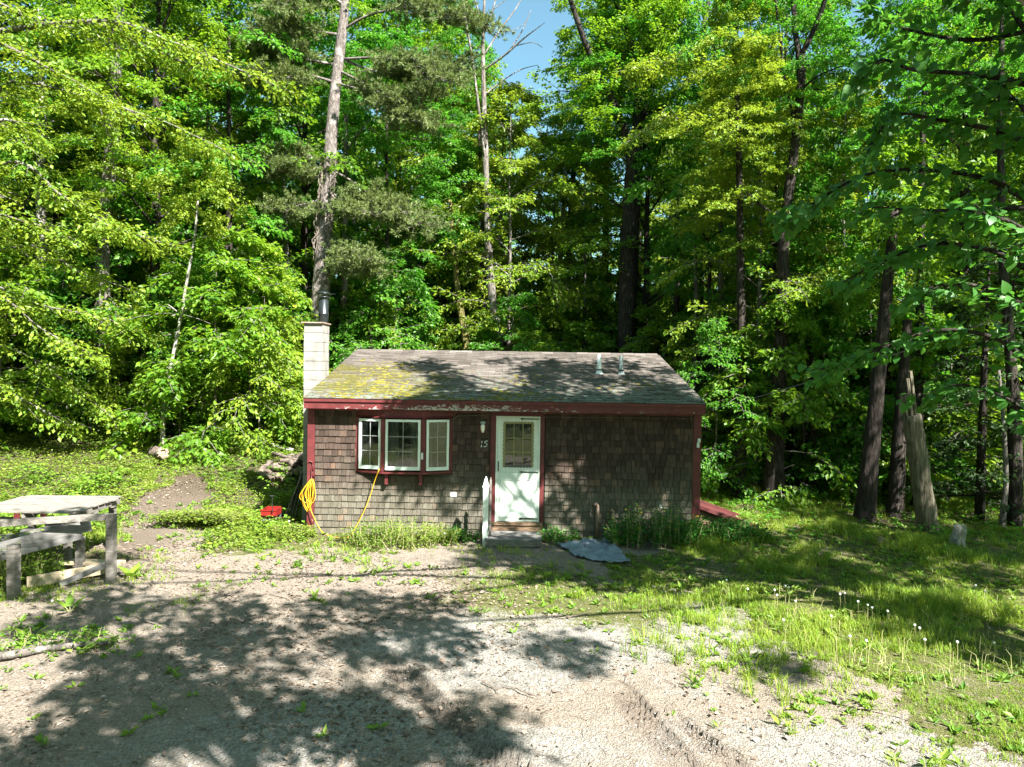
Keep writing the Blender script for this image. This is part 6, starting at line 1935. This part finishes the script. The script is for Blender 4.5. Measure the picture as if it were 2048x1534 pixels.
# broad-leaved burdock by the path
def broad_plant(label, c, n, ln, seed):
    g_ = np.random.default_rng(seed)
    c = V3(c[0], c[1], gz(c[0], c[1]))
    root = empty('burdock', c, label, 'plant')
    for k in range(n):
        a = k * 2.4 + g_.uniform(-.3, .3); el_ = g_.uniform(.5, 1.0)
        d = np.array([math.cos(a) * math.cos(el_), math.sin(a) * math.cos(el_), math.sin(el_)])
        l = ln * g_.uniform(.75, 1.1); b = d * .09
        n_ = np.array([0, 0, 1.0]); n_ = nrm(n_ - (n_ @ d) * d); s_ = np.cross(n_, d)
        Mx = np.array([[d[i], s_[i] * .55, n_[i]] for i in range(3)]) * l
        m_ = MB(); m_.add(bigV @ Mx.T + b, bigF)
        o_ = link('leaf', m_.mesh('leaf', M['weed'], True), root)
        MB_ = MB().tube([(0, 0, -.02), b * .6, b], [.006, .005, .004], 4)
        link('leaf_stalk', MB_.mesh('leaf_stalk', M['stem']), root)
    return root
q = ground(262, 1158); broad_plant('broad leaved green plant beside the tall ramp post', (q.x, q.y), 7, .26, 1)
q = ground(140, 1228); broad_plant('low broad leaved plant in the shade below the ramp', (q.x, q.y), 5, .22, 2)
q = ground(60, 1285); broad_plant('pale broad leaves at the lower left edge of the yard', (q.x, q.y), 6, .17, 3)

# dandelion seed heads
def seed_head_mesh():
    b = MB()
    gg = np.random.default_rng(2)
    nv = 40
    i = np.arange(nv) + .5
    ph = np.arccos(1 - 2 * i / nv); th = PI * (1 + 5 ** .5) * i
    D = np.stack([np.cos(th) * np.sin(ph), np.sin(th) * np.sin(ph), np.cos(ph)], 1)
    for d in D:
        t = nrm(np.cross(d, [.3, .5, .8])); u_ = np.cross(d, t)
        c = d * .015
        b.add([d * .005, c + t * .005, c + u_ * .005, c - t * .005, c - u_ * .005], [[0, 1, 2], [0, 2, 3], [0, 3, 4], [0, 4, 1], [1, 2, 3], [1, 3, 4]])
    return b.mesh('seed_head', M['seed'])
shm_ = seed_head_mesh()
stm = MB().tube([(0, 0, -.02), (.01, 0, .5), (0, 0, 1)], [.004, .0035, .003], 5).mesh('stem', M['stem'])
def dandelion(px, py_top, py_base, label, group=None):
    p = ground(px, py_base)
    h = max(.1, at(px, py_top, p.y).z - p.z)
    e = empty('dandelion', p, label, 'dandelion', group)
    link('stem', stm, e, None, None, (1, 1, h))
    link('seed_head', shm_, e, (0, 0, h), None, (1, 1, 1))
for (px, a_, b_) in ((1548, 1180, 1225), (1570, 1172, 1210), (1577, 1174, 1212), (1553, 1190, 1226), (1590, 1202, 1235), (1679, 1188, 1225), (1688, 1186, 1224), (1715, 1203, 1240), (1734, 1210, 1250), (1774, 1222, 1260), (1743, 1215, 1250), (1698, 1272, 1330), (1731, 1281, 1330), (1828, 1250, 1290), (1838, 1256, 1296), (1848, 1279, 1330), (1950, 1171, 1215), (1970, 1183, 1225), (1913, 1284, 1330), (1987, 1285, 1330), (1661, 1232, 1270), (1566, 1240, 1275), (1494, 1178, 1215), (1452, 1160, 1195)):
    dandelion(px, a_, b_, 'white dandelion seed head on a tall stem in the sunlit right-hand grass', 'dandelion seed heads in the right-hand grass')
dandelion(104, 1202, 1240, 'lone dandelion seed head in the shaded grass below the ramp')
dandelion(578, 1042, 1072, 'dandelion seed head close to the left corner of the cabin')
dandelion(889, 1066, 1090, 'dandelion seed head beside the weeds under the bay window')
# dry tall grass stalks
g2 = np.random.default_rng(8)
B = MB()
for k in range(240):
    px, py = g2.uniform(1420, 2060), g2.uniform(1190, 1400)
    if py > 1200 + (px - 1420) * .32 + 60: continue
    q = ground(px, py)
    h = g2.uniform(.12, .34); a = g2.uniform(0, 6.28); ln = g2.uniform(.02, .22)
    B.tube([q, q + V3(math.cos(a) * ln * .3, math.sin(a) * ln * .3, h * .7), q + V3(math.cos(a) * ln, math.sin(a) * ln, h * g2.uniform(.6, 1))], [.0028, .0022, .001], 3, cap=False)
tag(B.build('dry_grass_stalks', M['stem']), 'thin dry stalks standing in the right-hand grass', None, None, 'stuff')

# dead leaves and pebbles
def litter_density(x, y):
    cl = np.clip(.45 + 1.5 * fbm(x * .9, y * .9, 55, 3), 0, 1)
    return cl * (.25 + .75 * smooth(1.5, -1.0, x)) * smooth(21, 17, y)
x, y = sample(84000, (-11, 7, 5.8, 20), litter_density)
L = Leaves()
c = np.stack([x, y, full_h(x, y) + .006 + g.uniform(0, .012, len(x))], 1)
a = g.uniform(0, 2 * PI, len(c))
d = np.stack([np.cos(a), np.sin(a), g.normal(0, .22, len(c))], 1)
L.add(c, d, np.array([0, 0, 1.0]) + g.normal(0, .45, c.shape), g.uniform(.018, .075, len(c)), g.uniform(.35, .8, len(c)))
tag(link('dead_leaves', L.mesh('dead_leaves', M['litter'])), 'dry brown leaves and bits scattered over the yard', None, None, 'stuff')
x, y = sample(22000, (-7, 7, 5.8, 12), lambda x, y: yard_soft(x, y) * np.clip(.4 + 1.5 * fbm(x * .8, y * .8, 57, 3), 0, 1))
z = full_h(x, y)
pv = np.array([[1, 0, 0], [0, 1, 0], [-1, 0, 0], [0, -1, 0], [0, 0, .7], [0, 0, -.5]]); pf = np.array([[0, 1, 4], [1, 2, 4], [2, 3, 4], [3, 0, 4]])
r_ = (.004 + .016 * g.uniform(0, 1, len(x)) ** 3)[:, None, None]
rot = g.uniform(0, 6.28, len(x))
pr_ = np.stack([pv[None, :, 0] * np.cos(rot)[:, None] - pv[None, :, 1] * np.sin(rot)[:, None] * .7, pv[None, :, 0] * np.sin(rot)[:, None] + pv[None, :, 1] * np.cos(rot)[:, None] * .7, np.repeat(pv[None, :, 2], len(x), 0)], -1)
V = (pr_ * r_ + np.stack([x, y, z], 1)[:, None]).reshape(-1, 3)
F = (np.arange(len(x))[:, None, None] * 6 + pf[None]).reshape(-1, 3)
tag(link('pebbles', mk_mesh('pebbles', V, F, [M['pebble']])), 'small pebbles of the gravel yard', None, None, 'stuff')
g = np.random.default_rng(404)
B = MB()
for k in range(900):
    x_, y_ = g.uniform(-7, 6), 6 + 9 * g.uniform() ** 1.4
    if (XL < x_ < XR and y_ > 13.9): continue
    z_ = gz(x_, y_) if k % 1 == 0 else 0
    a = g.uniform(0, 6.28); ln = g.uniform(.05, .22)
    B.tube([(x_ - math.cos(a) * ln / 2, y_ - math.sin(a) * ln / 2, z_ + .008), (x_ + g.normal() * .008, y_ + g.normal() * .008, z_ + .018), (x_ + math.cos(a) * ln / 2, y_ + math.sin(a) * ln / 2, z_ + .01)], [.0022, .003, .0015], 3, cap=False)
tag(B.build('twig_litter', M['twig']), 'small dry twigs scattered over the yard', None, None, 'stuff')
L = Leaves()
n = 1500
xx = g.uniform(XL, XR, n); ss = Lr * g.uniform(0, 1, n) ** 1.3
p = E0 + xx[:, None] * ux + ss[:, None] * us + un * .012
a = g.uniform(0, 2 * PI, n)
d = np.cos(a)[:, None] * ux + np.sin(a)[:, None] * us
L.add(p, d, un + g.normal(0, .3, p.shape), g.uniform(.02, .06, n), g.uniform(.15, .6, n))
me = L.mesh('roof_debris', M['litter']); me.transform(Matrix.Translation(-Vector((0, 14.0, 0))))
tag(link('roof_debris', me, roof), kind='stuff')
print('polys', sum(len(me.polygons) for me in bpy.data.meshes), 'objects', len(SC.objects))
